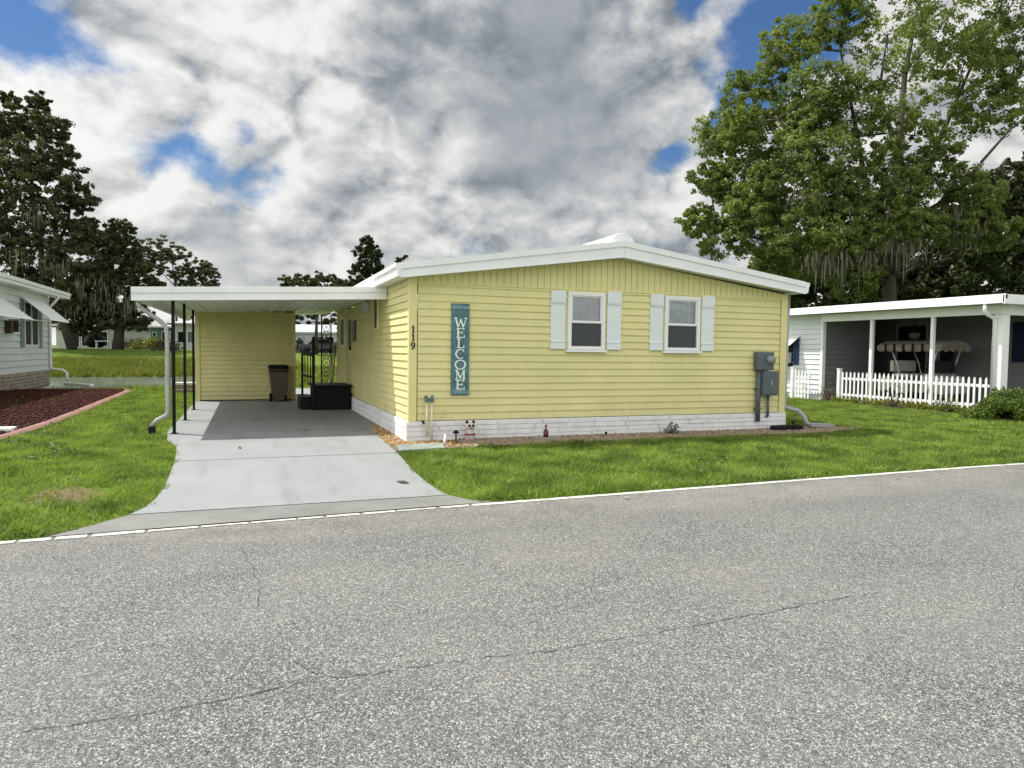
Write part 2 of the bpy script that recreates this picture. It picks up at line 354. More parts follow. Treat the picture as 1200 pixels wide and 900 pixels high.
def inpoly(x, y, P):
    r = np.zeros(len(x), bool); n = len(P)
    for i in range(n):
        x0, y0 = P[i]; x1, y1 = P[(i+1) % n]
        c = ((y0 > y) != (y1 > y)); xi = (x1-x0)*(y-y0)/((y1-y0) if y1 != y0 else 1e-9)+x0
        r ^= c & (x < xi)
    return r
# ------------------------------------------------------------ ground, road, drive
xs = np.unique(np.concatenate([np.linspace(-1500, -60, 14), np.linspace(-60, -14, 30), np.linspace(-14, 18, 130), np.linspace(18, 80, 34), np.linspace(80, 1500, 14)]))
ys = np.unique(np.concatenate([np.linspace(-400, -16, 12), np.linspace(-16, -5, 12), np.linspace(-4.7, -3.6, 56), np.linspace(-3.6, 0, 30), np.linspace(0, 80, 120), np.linspace(80, 1800, 16)]))
gx, gy = np.meshgrid(xs, ys); nx, ny = len(xs), len(ys)
V = np.stack([gx.ravel(), gy.ravel(), gz(gx, gy).ravel()], 1)
ii, jj = np.meshgrid(np.arange(nx-1), np.arange(ny-1)); a = (jj*nx+ii).ravel()
Fq = np.stack([a, a+1, a+nx+1, a+nx], 1)
g = mkobj('ground', V, Fq, GROUND, None, True); tag(g, 'green lawn ground sloping gently from road to pond', 'ground', kind='structure')
def ribbon(mb, pts, w_, z):
    for i in range(len(pts)-1):
        a_, b_ = Vector((*pts[i], 0)), Vector((*pts[i+1], 0)); dl = (b_-a_).normalized(); n_ = Vector((-dl.y, dl.x, 0))
        wa = w_[i] if isinstance(w_, list) else w_; wb = w_[i+1] if isinstance(w_, list) else w_
        mb.poly([(a_-n_*wa/2)+Vector((0, 0, z)), (b_-n_*wb/2)+Vector((0, 0, z)), (b_+n_*wb/2)+Vector((0, 0, z)), (a_+n_*wa/2)+Vector((0, 0, z))])
rb = MB(); rx = list(np.linspace(-60, 60, 121))
for x0, x1 in zip(rx[:-1], rx[1:]):
    rb.poly([(x0, -14, -.1), (x1, -14, -.1), (x1, float(edge_y(x1)), -.1), (x0, float(edge_y(x0)), -.1)])
road = rb.build('road', ASPH); tag(road, 'worn grey asphalt road with thin cracks and a broken white line', 'road', kind='structure')
EDGEW = mat('worn_white_line', (.54, .535, .50), .7, .45, 9, .2, 60)
el = MB(); x = -20.0
while x < 40:
    L = 1.0 if x > -.4 or x < -6 else random.choice([.22, .3, .38]); gp = .004 if x > -.4 else random.uniform(.02, .05)
    if x > 6.2 and x < 7.3: gp = .03
    wl = (.088 if x > -.4 or x < -3.2 else random.uniform(.045, .075))
    P = [(q, float(edge_y(q))-.055) for q in np.linspace(x, x+L, 5)]
    ribbon(el, P, wl, -.095); x += L+gp
edge_line = el.build('edge_line', EDGEW, road); edge_line['kind'] = 'structure'
ck = MB()
def crack(px, wmm):
    pts = []
    for (q0, q1) in zip(px[:-1], px[1:]):
        for t in np.linspace(0, 1, 9)[:-1]:
            X, Y = q0[0]+(q1[0]-q0[0])*t, q0[1]+(q1[1]-q0[1])*t
            v = at(X, Y, 1)-CAM; k = (-.1-CAM.z)/v.z; p = CAM+v*k; pts.append((p.x+random.uniform(-.012, .012), p.y+random.uniform(-.012, .012)))
    k = 0
    while k < len(pts)-2:
        n = random.randint(3, 9); sg_ = pts[k:k+n+1]
        if len(sg_) > 1: ribbon(ck, sg_, [.001]+[random.uniform(.35, 1.0)*wmm*1.0/1000 for _ in sg_[2:]]+[.001], -.0965)
        k += n+(random.random() < .3)
crack([(20, 858), (95, 849), (180, 835), (260, 822), (330, 806), (378, 795)], 8)
crack([(378, 795), (430, 792), (480, 783), (560, 772), (640, 764), (700, 752), (770, 742), (850, 727), (930, 712), (990, 700), (1040, 693)], 7)
crack([(283, 640), (297, 668), (305, 690), (300, 715)], 5); crack([(345, 775), (378, 795)], 5)
ck.build('crack', mat('crack_dark', (.025, .025, .023), .9, .3, 20), road)
# driveway slabs, each poured section with an open joint between
LE = [(16.0, -3.62), (9.4, -3.62), (2.2, -3.62), (1.0, -3.52), (.4, -3.34), (-1.2, -3.22), (-2.6, -3.2), (-3.3, -3.26), (-3.72, -3.42), (-4.0, -3.66), (-4.3, -3.95)]
RE = [(16.0, -.0), (5.0, -.0), (3.2, -.06), (2.0, -.24), (.6, -.36), (-1.2, -.43), (-2.4, -.47), (-3.2, -.44), (-3.72, -.36), (-4.0, -.2), (-4.3, .02)]
def le(y): return float(np.interp(-y, [-a[0] for a in LE], [a[1] for a in LE]))
def re(y): return float(np.interp(-y, [-a[0] for a in RE], [a[1] for a in RE]))
def apz(X, y): return -.094+(gh(X, y)+.116)*float(sm(y-float(edge_y(X)), 0, .6))
def slab(y0, y1, material, parent, yend=None, nm='slab'):
    mb = MB(); n = max(2, int(abs(y1-y0)/.25)+1); Y = np.linspace(y0, y1, n)
    for ya, yb in zip(Y[:-1], Y[1:]):
        m_ = 10
        for k in range(m_):
            q = []
            for yy, t in ((ya, k/m_), (ya, (k+1)/m_), (yb, (k+1)/m_), (yb, k/m_)):
                X = le(yy)+(re(yy)-le(yy))*t; y2 = yy
                if yend and abs(yy-y0) < 1e-6: y2 = float(edge_y(X))+.012
                q.append((X, y2, apz(X, y2)))
            mb.poly(q)
    for e in (le, re):
        for ya, yb in zip(Y[:-1], Y[1:]): mb.poly([(e(ya), ya, gh(e(ya), ya)+.022), (e(yb), yb, gh(e(yb), yb)+.022), (e(yb), yb, -.2), (e(ya), ya, -.2)])
    return mb.build(nm, material, parent)
drive = MB()
for ya, yb in ((-3.6, 16),):
    for k in range(40):
        y0, y1 = ya+(yb-ya)*k/40, ya+(yb-ya)*(k+1)/40
        drive.poly([(le(y0)+.02, y0, gh(-2, y0)+.006), (re(y0)-.02, y0, gh(-2, y0)+.006), (re(y1)-.02, y1, gh(-2, y1)+.006), (le(y1)+.02, y1, gh(-2, y1)+.006)])
drv = drive.build('driveway', mat('joint_dirt', (.09, .09, .085), .9, .3, 20)); tag(drv, 'pale grey painted concrete driveway running under the carport', 'driveway', kind='structure')
JY = [-3.66, -1.2, 1.88, 4.2, 6.62, 9.1, 12, 16]
for y0, y1 in zip(JY[:-1], JY[1:]): slab(y0+.011, y1-.011, CONC, drv)
slab(-4.25, -3.672, CONC2, drv, True, 'apron')
# pond
pw = MB(); pw.poly([(-70, 24, -.62), (1.5, 24, -.62), (1.5, 48, -.62), (-70, 48, -.62)])
tag(pw.build('pond_water', WATER), 'still pond behind the lawn', 'water', kind='structure')
# ------------------------------------------------------------ siding builders
def siding(mb, p0, p1, z0, z1, nrm, course=.1175, lip=.016, holes=()):
    p0 = Vector(p0); p1 = Vector(p1); d_ = (p1-p0); L = d_.length; d_.normalize(); nv = Vector(nrm); z = z0
    while z < z1-.01:
        zt = min(z+course, z1); iv = [(0, L)]
        for (a_, b_, hz0, hz1) in holes:
            if zt > hz0+.03 and z < hz1-.03:
                new = []
                for s_, e_ in iv:
                    if b_ <= s_ or a_ >= e_: new.append((s_, e_)); continue
                    if a_ > s_: new.append((s_, a_))
                    if b_ < e_: new.append((b_, e_))
                iv = new
        for s_, e_ in iv:
            q = p0+d_*s_
            pr = [q+Vector((0, 0, z)), q+nv*lip+Vector((0, 0, z)), q+nv*(lip*.95)+Vector((0, 0, z+.010)), q+nv*.003+Vector((0, 0, zt)), q-nv*.012+Vector((0, 0, zt)), q-nv*.012+Vector((0, 0, z))]
            mb.prism(pr, d_*(e_-s_))
        z += course
    return mb
# ------------------------------------------------------------ the yellow mobile home
HW, HL, ZS, ZB = 7.32, 9.3, .335, 2.50
home = thing('mobile_home', (HW/2, 4, 0), 'pale yellow mobile home with low white gable roof and two shuttered front windows', 'mobile home')
WINS = [(2.70, 3.40, 1.49, 2.46), (4.60, 5.34, 1.49, 2.46)]
s = MB(); siding(s, (.13, 0, 0), (HW-.14, 0, 0), ZS, ZB, (0, -1, 0), lip=.023, holes=[(a-.13, b-.13, c, d_) for a, b, c, d_ in WINS])
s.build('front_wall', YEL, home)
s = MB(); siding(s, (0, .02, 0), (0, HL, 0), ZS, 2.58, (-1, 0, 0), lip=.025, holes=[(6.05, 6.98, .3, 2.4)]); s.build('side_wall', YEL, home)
s = MB().box(HW-.03, HW, .1, HL, ZS, 2.6); s.box(.03, HW-.04, HL-.05, HL, ZS, 2.6); s.box(.02, HW-.02, .1, HL-.06, ZS-.02, ZS+.02); s.build('back_wall', YEL, home)
# gable in vertical boards
def roof_z(x, e=2.56, r=3.06): return r-(r-e)*abs(x-3.64)/3.84
s = MB(); x = .02; k = 0
while x < HW-.02:
    x1 = min(x+.118, HW-.02)
    zt0, zt1 = roof_z(x)-.0, roof_z(x1)
    if min(zt0, zt1) > ZB+.005:
        s.prism([(x+.006, -.014, ZB+.004), (x1-.006, -.014, ZB+.004), (x1-.006, -.014, zt1), (x+.006, -.014, zt0)], (0, .03, 0))
    x += .118; k += 1
s.prism([(.0, 0, ZB), (HW, 0, ZB), (HW, 0, roof_z(HW)), (3.64, 0, 3.06), (0, 0, roof_z(0))], (0, .03, 0))
s.build('gable', YEL, home)
s = MB().box(.0, HW, -.026, -.004, ZB-.012, ZB+.008); s.build('band_trim', YELT, home)
for x0, x1 in ((-.018, .115), (HW-.125, HW+.02)):
    MB().box(x0, x1, -.03, .1, ZS-.01, 2.585).build('corner_trim', YELT, home, bevel=.006)
# roof: white metal sheets on both slopes, fascia stepped in two, ridge cap
ZF = [(-.2, 2.53, 2.755), (3.6, 3.045, 3.325), (7.5, 2.585, 2.81)]
s = MB()
for (xa, ba, ta), (xb, bb, tb) in zip(ZF[:-1], ZF[1:]):
    s.hex([(xa, -.28, ta-.055), (xb, -.28, tb-.055), (xb, HL+.2, tb-.055), (xa, HL+.2, ta-.055), (xa, -.28, ta-.012), (xb, -.28, tb-.012), (xb, HL+.2, tb-.012), (xa, HL+.2, ta-.012)])
s.build('roof', WHITE, home)
s = MB()
for (xa, ba, ta), (xb, bb, tb) in zip(ZF[:-1], ZF[1:]):
    h = .095
    s.hex([(xa, -.325, ta-h), (xb, -.325, tb-h), (xb, -.285, tb-h), (xa, -.285, ta-h), (xa, -.325, ta), (xb, -.325, tb), (xb, -.285, tb), (xa, -.285, ta)])
    s.hex([(xa+.004, -.305, ba), (xb, -.305, bb), (xb, -.286, bb), (xa+.004, -.286, ba), (xa+.004, -.305, ta-h), (xb, -.305, tb-h), (xb, -.286, tb-h), (xa+.004, -.286, ta-h)])
    s.hex([(xa+.004, -.313, ba), (xb, -.313, bb), (xb, -.306, bb), (xa+.004, -.306, ba), (xa+.004, -.313, ba+.02), (xb, -.313, bb+.02), (xb, -.306, bb+.02), (xa+.004, -.306, ba+.02)])
s.build('fascia', WHITE, home)
for sx, xg, b_, t_ in ((-1, -.2, 2.53, 2.755), (1, 7.5, 2.585, 2.81)):
    s = MB(); s.prism([(xg, -.32, b_+.01), (xg+sx*.05, -.32, b_+.02), (xg+sx*.07, -.32, t_-.08), (xg+sx*.085, -.32, t_-.075), (xg+sx*.085, -.32, t_-.01), (xg, -.32, t_-.01)], (0, HL+.5, 0)); s.build('gutter', WHITE, home)
s = MB(); s.prism([(-.19, -.28, 2.55), (0.02, -.28, 2.57), (0.02, HL, 2.57), (-.19, HL, 2.55)], (0, 0, .012)); s.prism([(HW-.02, -.28, 2.6), (7.49, -.28, 2.60), (7.49, HL, 2.60), (HW-.02, HL, 2.6)], (0, 0, .012))
for (xa, ba, ta), (xb, bb, tb) in zip(ZF[:-1], ZF[1:]): s.hex([(xa+.02, -.28, ba+.02), (xb, -.28, bb+.02), (xb, .03, bb+.02), (xa+.02, .03, ba+.02), (xa+.02, -.28, ba+.03), (xb, -.28, bb+.03), (xb, .03, bb+.03), (xa+.02, .03, ba+.03)])
s.build('soffit', WHITE, home)
prof = [(3.6+.21*math.cos(t), -.26, 3.30+.16*math.sin(t)**.9) for t in np.linspace(.12, math.pi-.12, 13)]
s = MB(); s.prism(prof + [(3.36, -.26, 3.24), (3.84, -.26, 3.24)], (0, HL+.4, 0)); s.build('ridge_cap', WHITE, home, bevel=.01)
# skirt of painted blocks
def blocks(mb, p0, p1, z0, z1, nrm, rows, rng_, lo, hi, dep=.02, gap=.006):
    p0 = Vector(p0); p1 = Vector(p1); d_ = p1-p0; L = d_.length; d_.normalize(); nv = Vector(nrm); h = (z1-z0)/rows
    mb.hex([p0+Vector((0, 0, z0-.06)), p1+Vector((0, 0, z0-.06)), p1-nv*.05+Vector((0, 0, z0-.06)), p0-nv*.05+Vector((0, 0, z0-.06)), p0+Vector((0, 0, z1)), p1+Vector((0, 0, z1)), p1-nv*.05+Vector((0, 0, z1)), p0-nv*.05+Vector((0, 0, z1))])
    for r in range(rows):
        x_ = -rng_.uniform(0, lo)
        while x_ < L:
            l = rng_.uniform(lo, hi); a_, b_ = max(0, x_+gap/2), min(L, x_+l-gap/2); x_ += l
            if b_-a_ < .03: continue
            dd = dep*rng_.uniform(.55, 1); q0, q1 = p0+d_*a_, p0+d_*b_; za, zb = z0+r*h+gap/2, z0+(r+1)*h-gap/2
            mb.hex([q0+nv*dd+Vector((0, 0, za)), q1+nv*dd+Vector((0, 0, za)), q1+nv*.001+Vector((0, 0, za)), q0+nv*.001+Vector((0, 0, za)), q0+nv*dd+Vector((0, 0, zb)), q1+nv*dd+Vector((0, 0, zb)), q1+nv*.001+Vector((0, 0, zb)), q0+nv*.001+Vector((0, 0, zb))])
s = MB(); blocks(s, (-.05, -.02, 0), (HW+.04, -.02, 0), 0, ZS-.012, (0, -1, 0), 4, random, .45, 1.0, .026, .011)
blocks(s, (-.03, .0, 0), (-.03, HL, 0), 0, ZS-.012, (-1, 0, 0), 3, random, .5, 1.1, .026, .011); s.box(HW, HW+.03, 0, HL, -.05, ZS-.012)
s.build('skirt', SKIRT, home, bevel=.004)
# windows of the front
for wi, (x0, x1, z0, z1) in enumerate(WINS):
    fr = MB(); t = .065; zm = (z0+z1)/2-.02
    fr.box(x0, x0+t, -.055, .06, z0, z1).box(x1-t, x1, -.055, .06, z0, z1).box(x0+t, x1-t, -.055, .06, z1-t, z1).box(x0+t, x1-t, -.055, .06, z0, z0+t*.8)
    fr.box(x0+t, x1-t, -.046, .03, zm-.022, zm+.022)
    fr.box(x0+t, x0+t+.022, -.038, .03, zm+.022, z1-t).box(x1-t-.022, x1-t, -.038, .03, zm+.022, z1-t).box(x0+t+.022, x1-t-.022, -.038, .03, z1-t-.022, z1-t)
    f = fr.build('window', WHITE2, home, bevel=.004)
    MB().box(x0-.035, x1+.035, -.085, .0, z0-.05, z0-.004).build('sill', WHITE2, f, bevel=.006)
    MB().box(x0+t, x1-t, -.012, -.008, zm+.022, z1-t).build('pane', GLASS, f)
    MB().box(x0+t, x1-t, -.022, -.018, z0+t*.8, zm-.022).build('insect_screen', SCREEN, f)
    cu = MB(); n = 44; xa, xb = x0+t, x1-t
    pts = [(xa+(xb-xa)*i/n, .10+.018*math.sin(i*1.3+wi)+.01*math.sin(i*.6)) for i in range(n+1)]
    if wi == 0: pts = [p for i, p in enumerate(pts)]
    for (xa_, ya_), (xb_, yb_) in zip(pts[:-1], pts[1:]): cu.poly([(xa_, ya_, z0), (xb_, yb_, z0), (xb_, yb_, z1), (xa_, ya_, z1)])
    cu.build('curtain', CURT if wi else mat('grey_curtain', (.21, .26, .26), .85, .3, 6), f)
    MB().box(x0+.01, x1-.01, .2, .22, z0, z1).build('dark_backing', DARKIN, f)  # dark sheet standing in for the unlit room behind the curtain
for x0, x1, z1 in ((2.385, 2.655, 2.475), (3.445, 3.72, 2.49), (4.30, 4.565, 2.485), (5.375, 5.655, 2.50)):
    s = MB(); z0 = 1.485; n = 1
    for k in range(n): s.box(x0+(x1-x0)*k/n+.002, x0+(x1-x0)*(k+1)/n-.002, -.036, -.018, z0, z1)
    s.box(x0, x1, -.054, -.037, z1-.225, z1-.205+.0).box(x0, x1, -.05, -.037, z1-.2, z1-.004).box(x0, x1, -.05, -.037, z0+.004, z0+.115).box(x0, x1, -.054, -.037, z0+.12, z0+.135)
    s.build('shutter', SHUT, home, bevel=.003)
# side windows, door and its trim
sw = MB().box(-.05, .0, 2.6, 2.66, 1.82, 2.47).box(-.05, 0, 3.02, 3.08, 1.82, 2.47).box(-.05, 0, 2.66, 3.02, 2.42, 2.47).box(-.05, 0, 2.66, 3.02, 1.82, 1.86).build('window', YELT, home)
MB().box(-.035, -.02, 2.66, 3.02, 1.86, 2.42).build('pane', SCREEN, sw)
MB().box(-.045, -.033, 5.55, 6.0, 1.62, 2.1).build('mailbox', SCREEN, home); MB().box(-.12, -.02, 3.75, 4.1, 2.2, 2.4).build('porch_light', GREYPIPE, home, bevel=.01)
dr = MB().box(-.02, .02, 6.11, 6.93, .5, 2.33).build('door', YELT, home)
MB().box(-.04, -.021, 6.3, 6.75, 1.45, 2.15).build('pane', SCREEN, dr); MB().ball((-.06, 6.2, 1.45), .035).build('handle', BLACK, dr, True)
MB().box(-.05, .0, 6.04, 6.1, .4, 2.4).box(-.05, 0, 6.95, 7.02, .4, 2.4).box(-.05, 0, 6.1, 6.95, 2.34, 2.4).build('door_frame', YELT, home)
sw = MB().box(-.05, .0, 7.45, 7.5, 1.5, 2.25).box(-.05, 0, 8.2, 8.25, 1.5, 2.25).box(-.05, 0, 7.5, 8.2, 2.2, 2.25).box(-.05, 0, 7.5, 8.2, 1.5, 1.55).build('window', WHITE2, home)
MB().box(-.035, -.02, 7.5, 8.2, 1.55, 2.2).build('pane', SCREEN, sw)
# ------------------------------------------------------------ letters as shapes
def stroke(mb, pts, w_, org, sx, sz, dep=.008, closed=False):
    P = [(org[0]+p[0]*sx, org[2]+p[1]*sz) for p in pts]; n = len(P)
    for i in range(n if closed else n-1):
        a_, b_ = P[i], P[(i+1) % n]; dx, dz = b_[0]-a_[0], b_[1]-a_[1]; L = math.hypot(dx, dz) or 1e-6
        wa = w_[i] if isinstance(w_, list) else w_; wb = w_[(i+1) % n] if isinstance(w_, list) else w_
        nx_, nz_ = -dz/L, dx/L; k = .0
        mb.prism([(a_[0]-nx_*wa/2, org[1], a_[1]-nz_*wa/2), (b_[0]-nx_*wb/2, org[1], b_[1]-nz_*wb/2), (b_[0]+nx_*wb/2, org[1], b_[1]+nz_*wb/2), (a_[0]+nx_*wa/2, org[1], a_[1]+nz_*wa/2)], (0, -dep-random.uniform(0, .0012), 0))
def arc(cx, cz, rx_, rz_, a0, a1, n): return [(cx+rx_*math.cos(math.radians(a0+(a1-a0)*i/n)), cz+rz_*math.sin(math.radians(a0+(a1-a0)*i/n))) for i in range(n+1)]
def glyph(ch, cx, zb, wd, ht, y, tk, parent, material, name='letter'):
    mb = MB(); o = (cx-wd/2, y, zb); th = tk*.5; S = lambda pts, w_, **k: stroke(mb, pts, w_, o, wd, ht, **k)
    if ch == 'W': S([(.12, 1), (.33, 0)], tk); S([(.33, 0), (.5, .85)], th); S([(.5, .85), (.7, 0)], tk); S([(.7, 0), (.9, 1)], th); S([(0, .97), (.26, .97)], th); S([(.76, .97), (1, .97)], th)
    if ch == 'E': S([(.2, 0), (.2, 1)], tk); S([(0, .97), (.92, .97)], th); S([(0, .03), (1, .03)], th); S([(.2, .52), (.72, .52)], th); S([(.9, 1), (.9, .76)], th); S([(.97, 0), (.97, .27)], th); S([(.72, .4), (.72, .64)], th)
    if ch == 'L': S([(.25, 0), (.25, 1)], tk); S([(0, .97), (.52, .97)], th); S([(0, .03), (1, .03)], th); S([(.97, 0), (.97, .3)], th)
    if ch == 'C':
        p = arc(.5, .5, .46, .48, 50, 310, 18); S(p, [th+(tk-th)*max(0, -math.cos(math.radians(50+260*i/18))) for i in range(19)]); S([(.82, .72), (.82, .98)], th)
    if ch == 'O':
        p = arc(.5, .5, .46, .48, 0, 340, 17); S(p, [th+(tk-th)*abs(math.cos(math.radians(20*i))) for i in range(18)], closed=True)
    if ch == 'M': S([(.16, 0), (.16, 1)], th); S([(.16, 1), (.5, .12)], tk); S([(.5, .12), (.84, 1)], th); S([(.84, 0), (.84, 1)], tk); S([(0, .03), (.32, .03)], th); S([(.68, .03), (1, .03)], th); S([(.0, .97), (.2, .97)], th); S([(.82, .97), (1, .97)], th)
    if ch == '1': S([(.55, 0), (.55, 1)], tk); S([(.2, .03), (.9, .03)], th); S([(.22, .8), (.5, .95)], th)
    if ch == '9':
        p = arc(.5, .66, .36, .31, 0, 340, 17); S(p, [th+(tk-th)*abs(math.cos(math.radians(20*i))) for i in range(18)], closed=True)
        S(arc(.36, .62, .5, .6, 0, -75, 8), [tk]*5+[th]*4); S([(.2, .1), (.34, .03), (.5, .04)], tk)
    return mb.build(name, material, parent)
sg = thing('welcome_sign', (.815, -.03, .73), 'tall narrow teal wooden board reading WELCOME in white letters down its length', 'sign')
s = MB()
for k in range(3): s.box(.665+.1*k+.0012, .765+.1*k-.0012, -.045, -.02, .73, 2.19)
s.build('board', TEAL, sg, bevel=.002)
MB().box(.672, .958, -.058, -.0462, 2.10, 2.155).build('batten', TEALL, sg, bevel=.003); MB().box(.672, .958, -.058, -.0462, .755, .815).build('batten', TEALL, sg, bevel=.003)
for ch, wd, zb in (('W', .225, 1.815), ('E', .135, 1.65), ('L', .12, 1.485), ('C', .16, 1.315), ('O', .18, 1.145), ('M', .175, .985), ('E', .145, .825)):
    glyph(ch, .815, zb, wd, .15, -.0462, .026, sg, LETTER)
ORN = mat('faint_ornament', (.12, .25, .27), .7, .3, 20)
for cz, r in ((1.39, .034), (1.22, .04)):
    s = MB()
    for a_ in range(5): t = a_*2*math.pi/5; s.ball((.815+r*.55*math.cos(t), -.048, cz+r*.55*math.sin(t)), r*.5, .003, r*.35, 8)
    s.build('rosette', ORN, sg, True)
s = MB()
for k in range(7): s.bar((.72+.028*k, -.0475, 2.0+.02*math.sin(k*1.7)), (.735+.028*k, -.0475, 2.055+.015*math.cos(k*2.1)), .004, .008)
s.build('scroll_mark', ORN, sg)
for ch, zb in (('1', 1.715), ('1', 1.59), ('9', 1.46)): glyph(ch, .05, zb, .068, .105, -.0312, .020, home, BLACK, 'house_number')
# ------------------------------------------------------------ electric meter on the right of the front wall
em = thing('electric_meter', (6.8, -.1, .17), 'dark grey electric meter box and breaker box with conduits on the yellow wall', 'electric meter')
MB().box(6.57, 6.95, -.15, -.02, 1.145, 1.485).build('meter_box', GREYBOX, em, bevel=.012)
s = MB().lathe((6.855, -.15, 1.34), [(.085, 0), (.085, .02), (.075, .025), (.075, .07), (.06, .09), (.02, .098)], 20, 'y'); s.build('dial', mat('meter_glass', (.22, .25, .26), .12, .2, 15), em, True)
b = MB().box(6.69, 7.03, -.17, -.02, .665, 1.12).build('breaker_box', GREYBOX, em, bevel=.012)
MB().box(6.685, 7.035, -.182, -.171, .69, 1.125).build('lid', GREYBOX, b, bevel=.008); MB().box(6.86, 6.905, -.19, -.1825, .86, .96).build('latch', mat('latch_grey', (.2, .23, .25), .4), b, bevel=.003)
s = MB().tube([(6.66, -.075, 1.145), (6.66, -.075, .17)], .045, 12); s.build('conduit', GREYBOX, em, True)
s = MB().tube([(6.9, -.07, .665), (6.9, -.07, .27), (6.9, -.02, .24)], .025, 10); s.build('conduit', GREYBOX, em, True)
for z in (.78, .4): MB().box(6.6, 6.72, -.125, -.02, z, z+.02).build('strap', GREYBOX, em)
# right rear downspout elbow and its splash pipe
ds = thing('downspout', (7.5, .2, 0), 'pale downspout elbow with trough at the yellow home corner beside the coiled hose', 'downspout')
MB().tube([(7.42, .06, 2.58), (7.40, .06, .5), (7.42, .05, .42), (7.6, -.1, .36), (7.68, -.16, .27), (7.72, -.2, .14), (7.8, -.22, .09)], .042, 10).build('pipe', DULLPIPE, ds, True)
MB().prism([(7.78, -.27, .05), (7.78, -.15, .05), (7.78, -.13, .13), (7.78, -.29, .13)], (.55, -.03, -.03)).build('trough', DULLPIPE, ds, bevel=.01)
# ------------------------------------------------------------ carport
cp = thing('carport', (-1.9, 5, 0), 'flat white aluminium carport roof on three thin black posts, joined to the yellow home', 'carport')
yF = 1.75
def croof(x, k): return (2.39 if k else 2.17) + (x+4.05)*.042      # top or bottom of the front fascia
s = MB(); s.hex([(-4.05, yF+.02, croof(-4.05, 1)-.11), (-.02, yF+.02, croof(0, 1)-.11), (-.02, 12.2, croof(0, 1)-.03), (-4.05, 12.2, croof(-4.05, 1)-.03), (-4.05, yF+.02, croof(-4.05, 1)-.06), (-.02, yF+.02, croof(0, 1)-.06), (-.02, 12.2, croof(0, 1)+.02), (-4.05, 12.2, croof(-4.05, 1)+.02)])
x = -3.95
while x < -.1:
    s.hex([(x, yF+.03, croof(x, 1)-.135), (x+.05, yF+.03, croof(x, 1)-.135), (x+.05, 12.1, croof(x, 1)-.055), (x, 12.1, croof(x, 1)-.055), (x, yF+.03, croof(x, 1)-.108), (x+.05, yF+.03, croof(x, 1)-.108), (x+.05, 12.1, croof(x, 1)-.028), (x, 12.1, croof(x, 1)-.028)]); x += .31
s.build('roof', WHITE, cp)
def fasc(y0, y1, b0, t0):
    return [(-4.08, y0, croof(-4.08, 0)+b0), (-.03, y0, croof(-.03, 0)+b0), (-.03, y1, croof(-.03, 0)+b0), (-4.08, y1, croof(-4.08, 0)+b0), (-4.08, y0, croof(-4.08, 0)+t0), (-.03, y0, croof(-.03, 0)+t0), (-.03, y1, croof(-.03, 0)+t0), (-4.08, y1, croof(-4.08, 0)+t0)]
s = MB(); s.hex(fasc(yF-.035, yF+.018, .12, .22)); s.hex(fasc(yF-.02, yF+.018, .0, .118)); s.hex(fasc(yF-.032, yF-.021, 0, .03)); s.build('fascia', WHITE, cp, bevel=.004)
s = MB(); b0 = croof(-4.06, 0)
s.prism([(-4.06, yF+.022, b0+.02), (-4.02, yF+.022, b0), (-3.94, yF+.022, b0), (-3.93, yF+.022, b0+.12), (-4.078, yF+.022, b0+.21), (-4.078, yF+.022, b0+.1)], (0, 10.4, .05)); s.build('gutter', WHITE, cp)
for y in (1.9, 4.17, 6.62):
    s = MB().box(-3.52, -3.47, y-.025, y+.025, .02, 2.285); s.box(-3.55, -3.44, y-.055, y+.055, .022, .032); s.build('post', BLACK, cp, bevel=.003)
s = MB(); s.tube([(-4.0, 1.9, 2.16), (-3.98, 1.9, 2.08), (-3.68, 1.9, 1.86), (-3.60, 1.9, 1.76), (-3.585, 1.9, 1.6), (-3.585, 1.92, .42), (-3.6, 1.92, .33), (-3.76, 1.95, .24), (-3.83, 1.95, .15)], .036, 10); dsp = s.build('downspout', DULLPIPE, cp, True)
MB().box(-3.88, -3.78, 1.9, 2.0, -.01, .14).build('black_outlet', BLACKR, dsp)
# shed closing the back of the carport
sh = thing('storage_shed', (-2.4, 10.5, 0), 'yellow sided storage shed closing the back of the carport', 'shed')
s = MB(); siding(s, (-3.52, 9.48, 0), (-1.2, 9.48, 0), .05, 2.42, (0, -1, 0), .118, .030); s.build('front_wall', YEL, sh)
s = MB(); siding(s, (-3.6, 9.5, 0), (-3.6, 12.1, 0), .05, 2.4, (-1, 0, 0), .118, .012); s.box(-3.6, -1.12, 12.05, 12.1, .05, 2.4).box(-1.17, -1.12, 9.6, 12.05, .05, 2.42); s.build('side_wall', YEL, sh)
for x0, x1 in ((-3.63, -3.52), (-1.2, -1.1)): MB().box(x0, x1, 9.44, 9.6, .02, 2.42).build('corner_trim', YELT, sh, bevel=.004)
# entry steps
st = thing('entry_steps', (-.5, 6.5, 0), 'black boxed entry steps with black handrails beside the yellow home wall', 'steps')
MB().box(-.9, -.1, 5.98, 7.2, .02, .55).build('block', BLACKR, st, bevel=.01)
MB().box(-.94, -.05, 5.92, 7.25, .552, .60).build('landing', BLACK, st, bevel=.008)
MB().box(-1.2, -.95, 6.15, 7.2, .02, .29).box(-1.22, -.945, 6.12, 7.22, .291, .32).build('tread', BLACK, st, bevel=.006)
s = MB().prism([(-.955, 5.94, .02), (-.955, 6.06, .02), (-.955, 6.06, 1.62), (-.955, 5.98, 1.72), (-.955, 5.94, 1.7)], (.06, 0, 0)); s.build('newel_post', BLACK, st)
MB().box(-1.12, -1.07, 7.05, 7.11, .3, 1.38).build('newel_post', BLACK, st)
MB().bar((-.925, 6.0, 1.30), (-1.095, 7.1, 1.34), .05, .09).build('handrail', BLACK, st); MB().bar((-.925, 6.0, .78), (-1.095, 7.1, .80), .04, .05).build('handrail', BLACK, st)
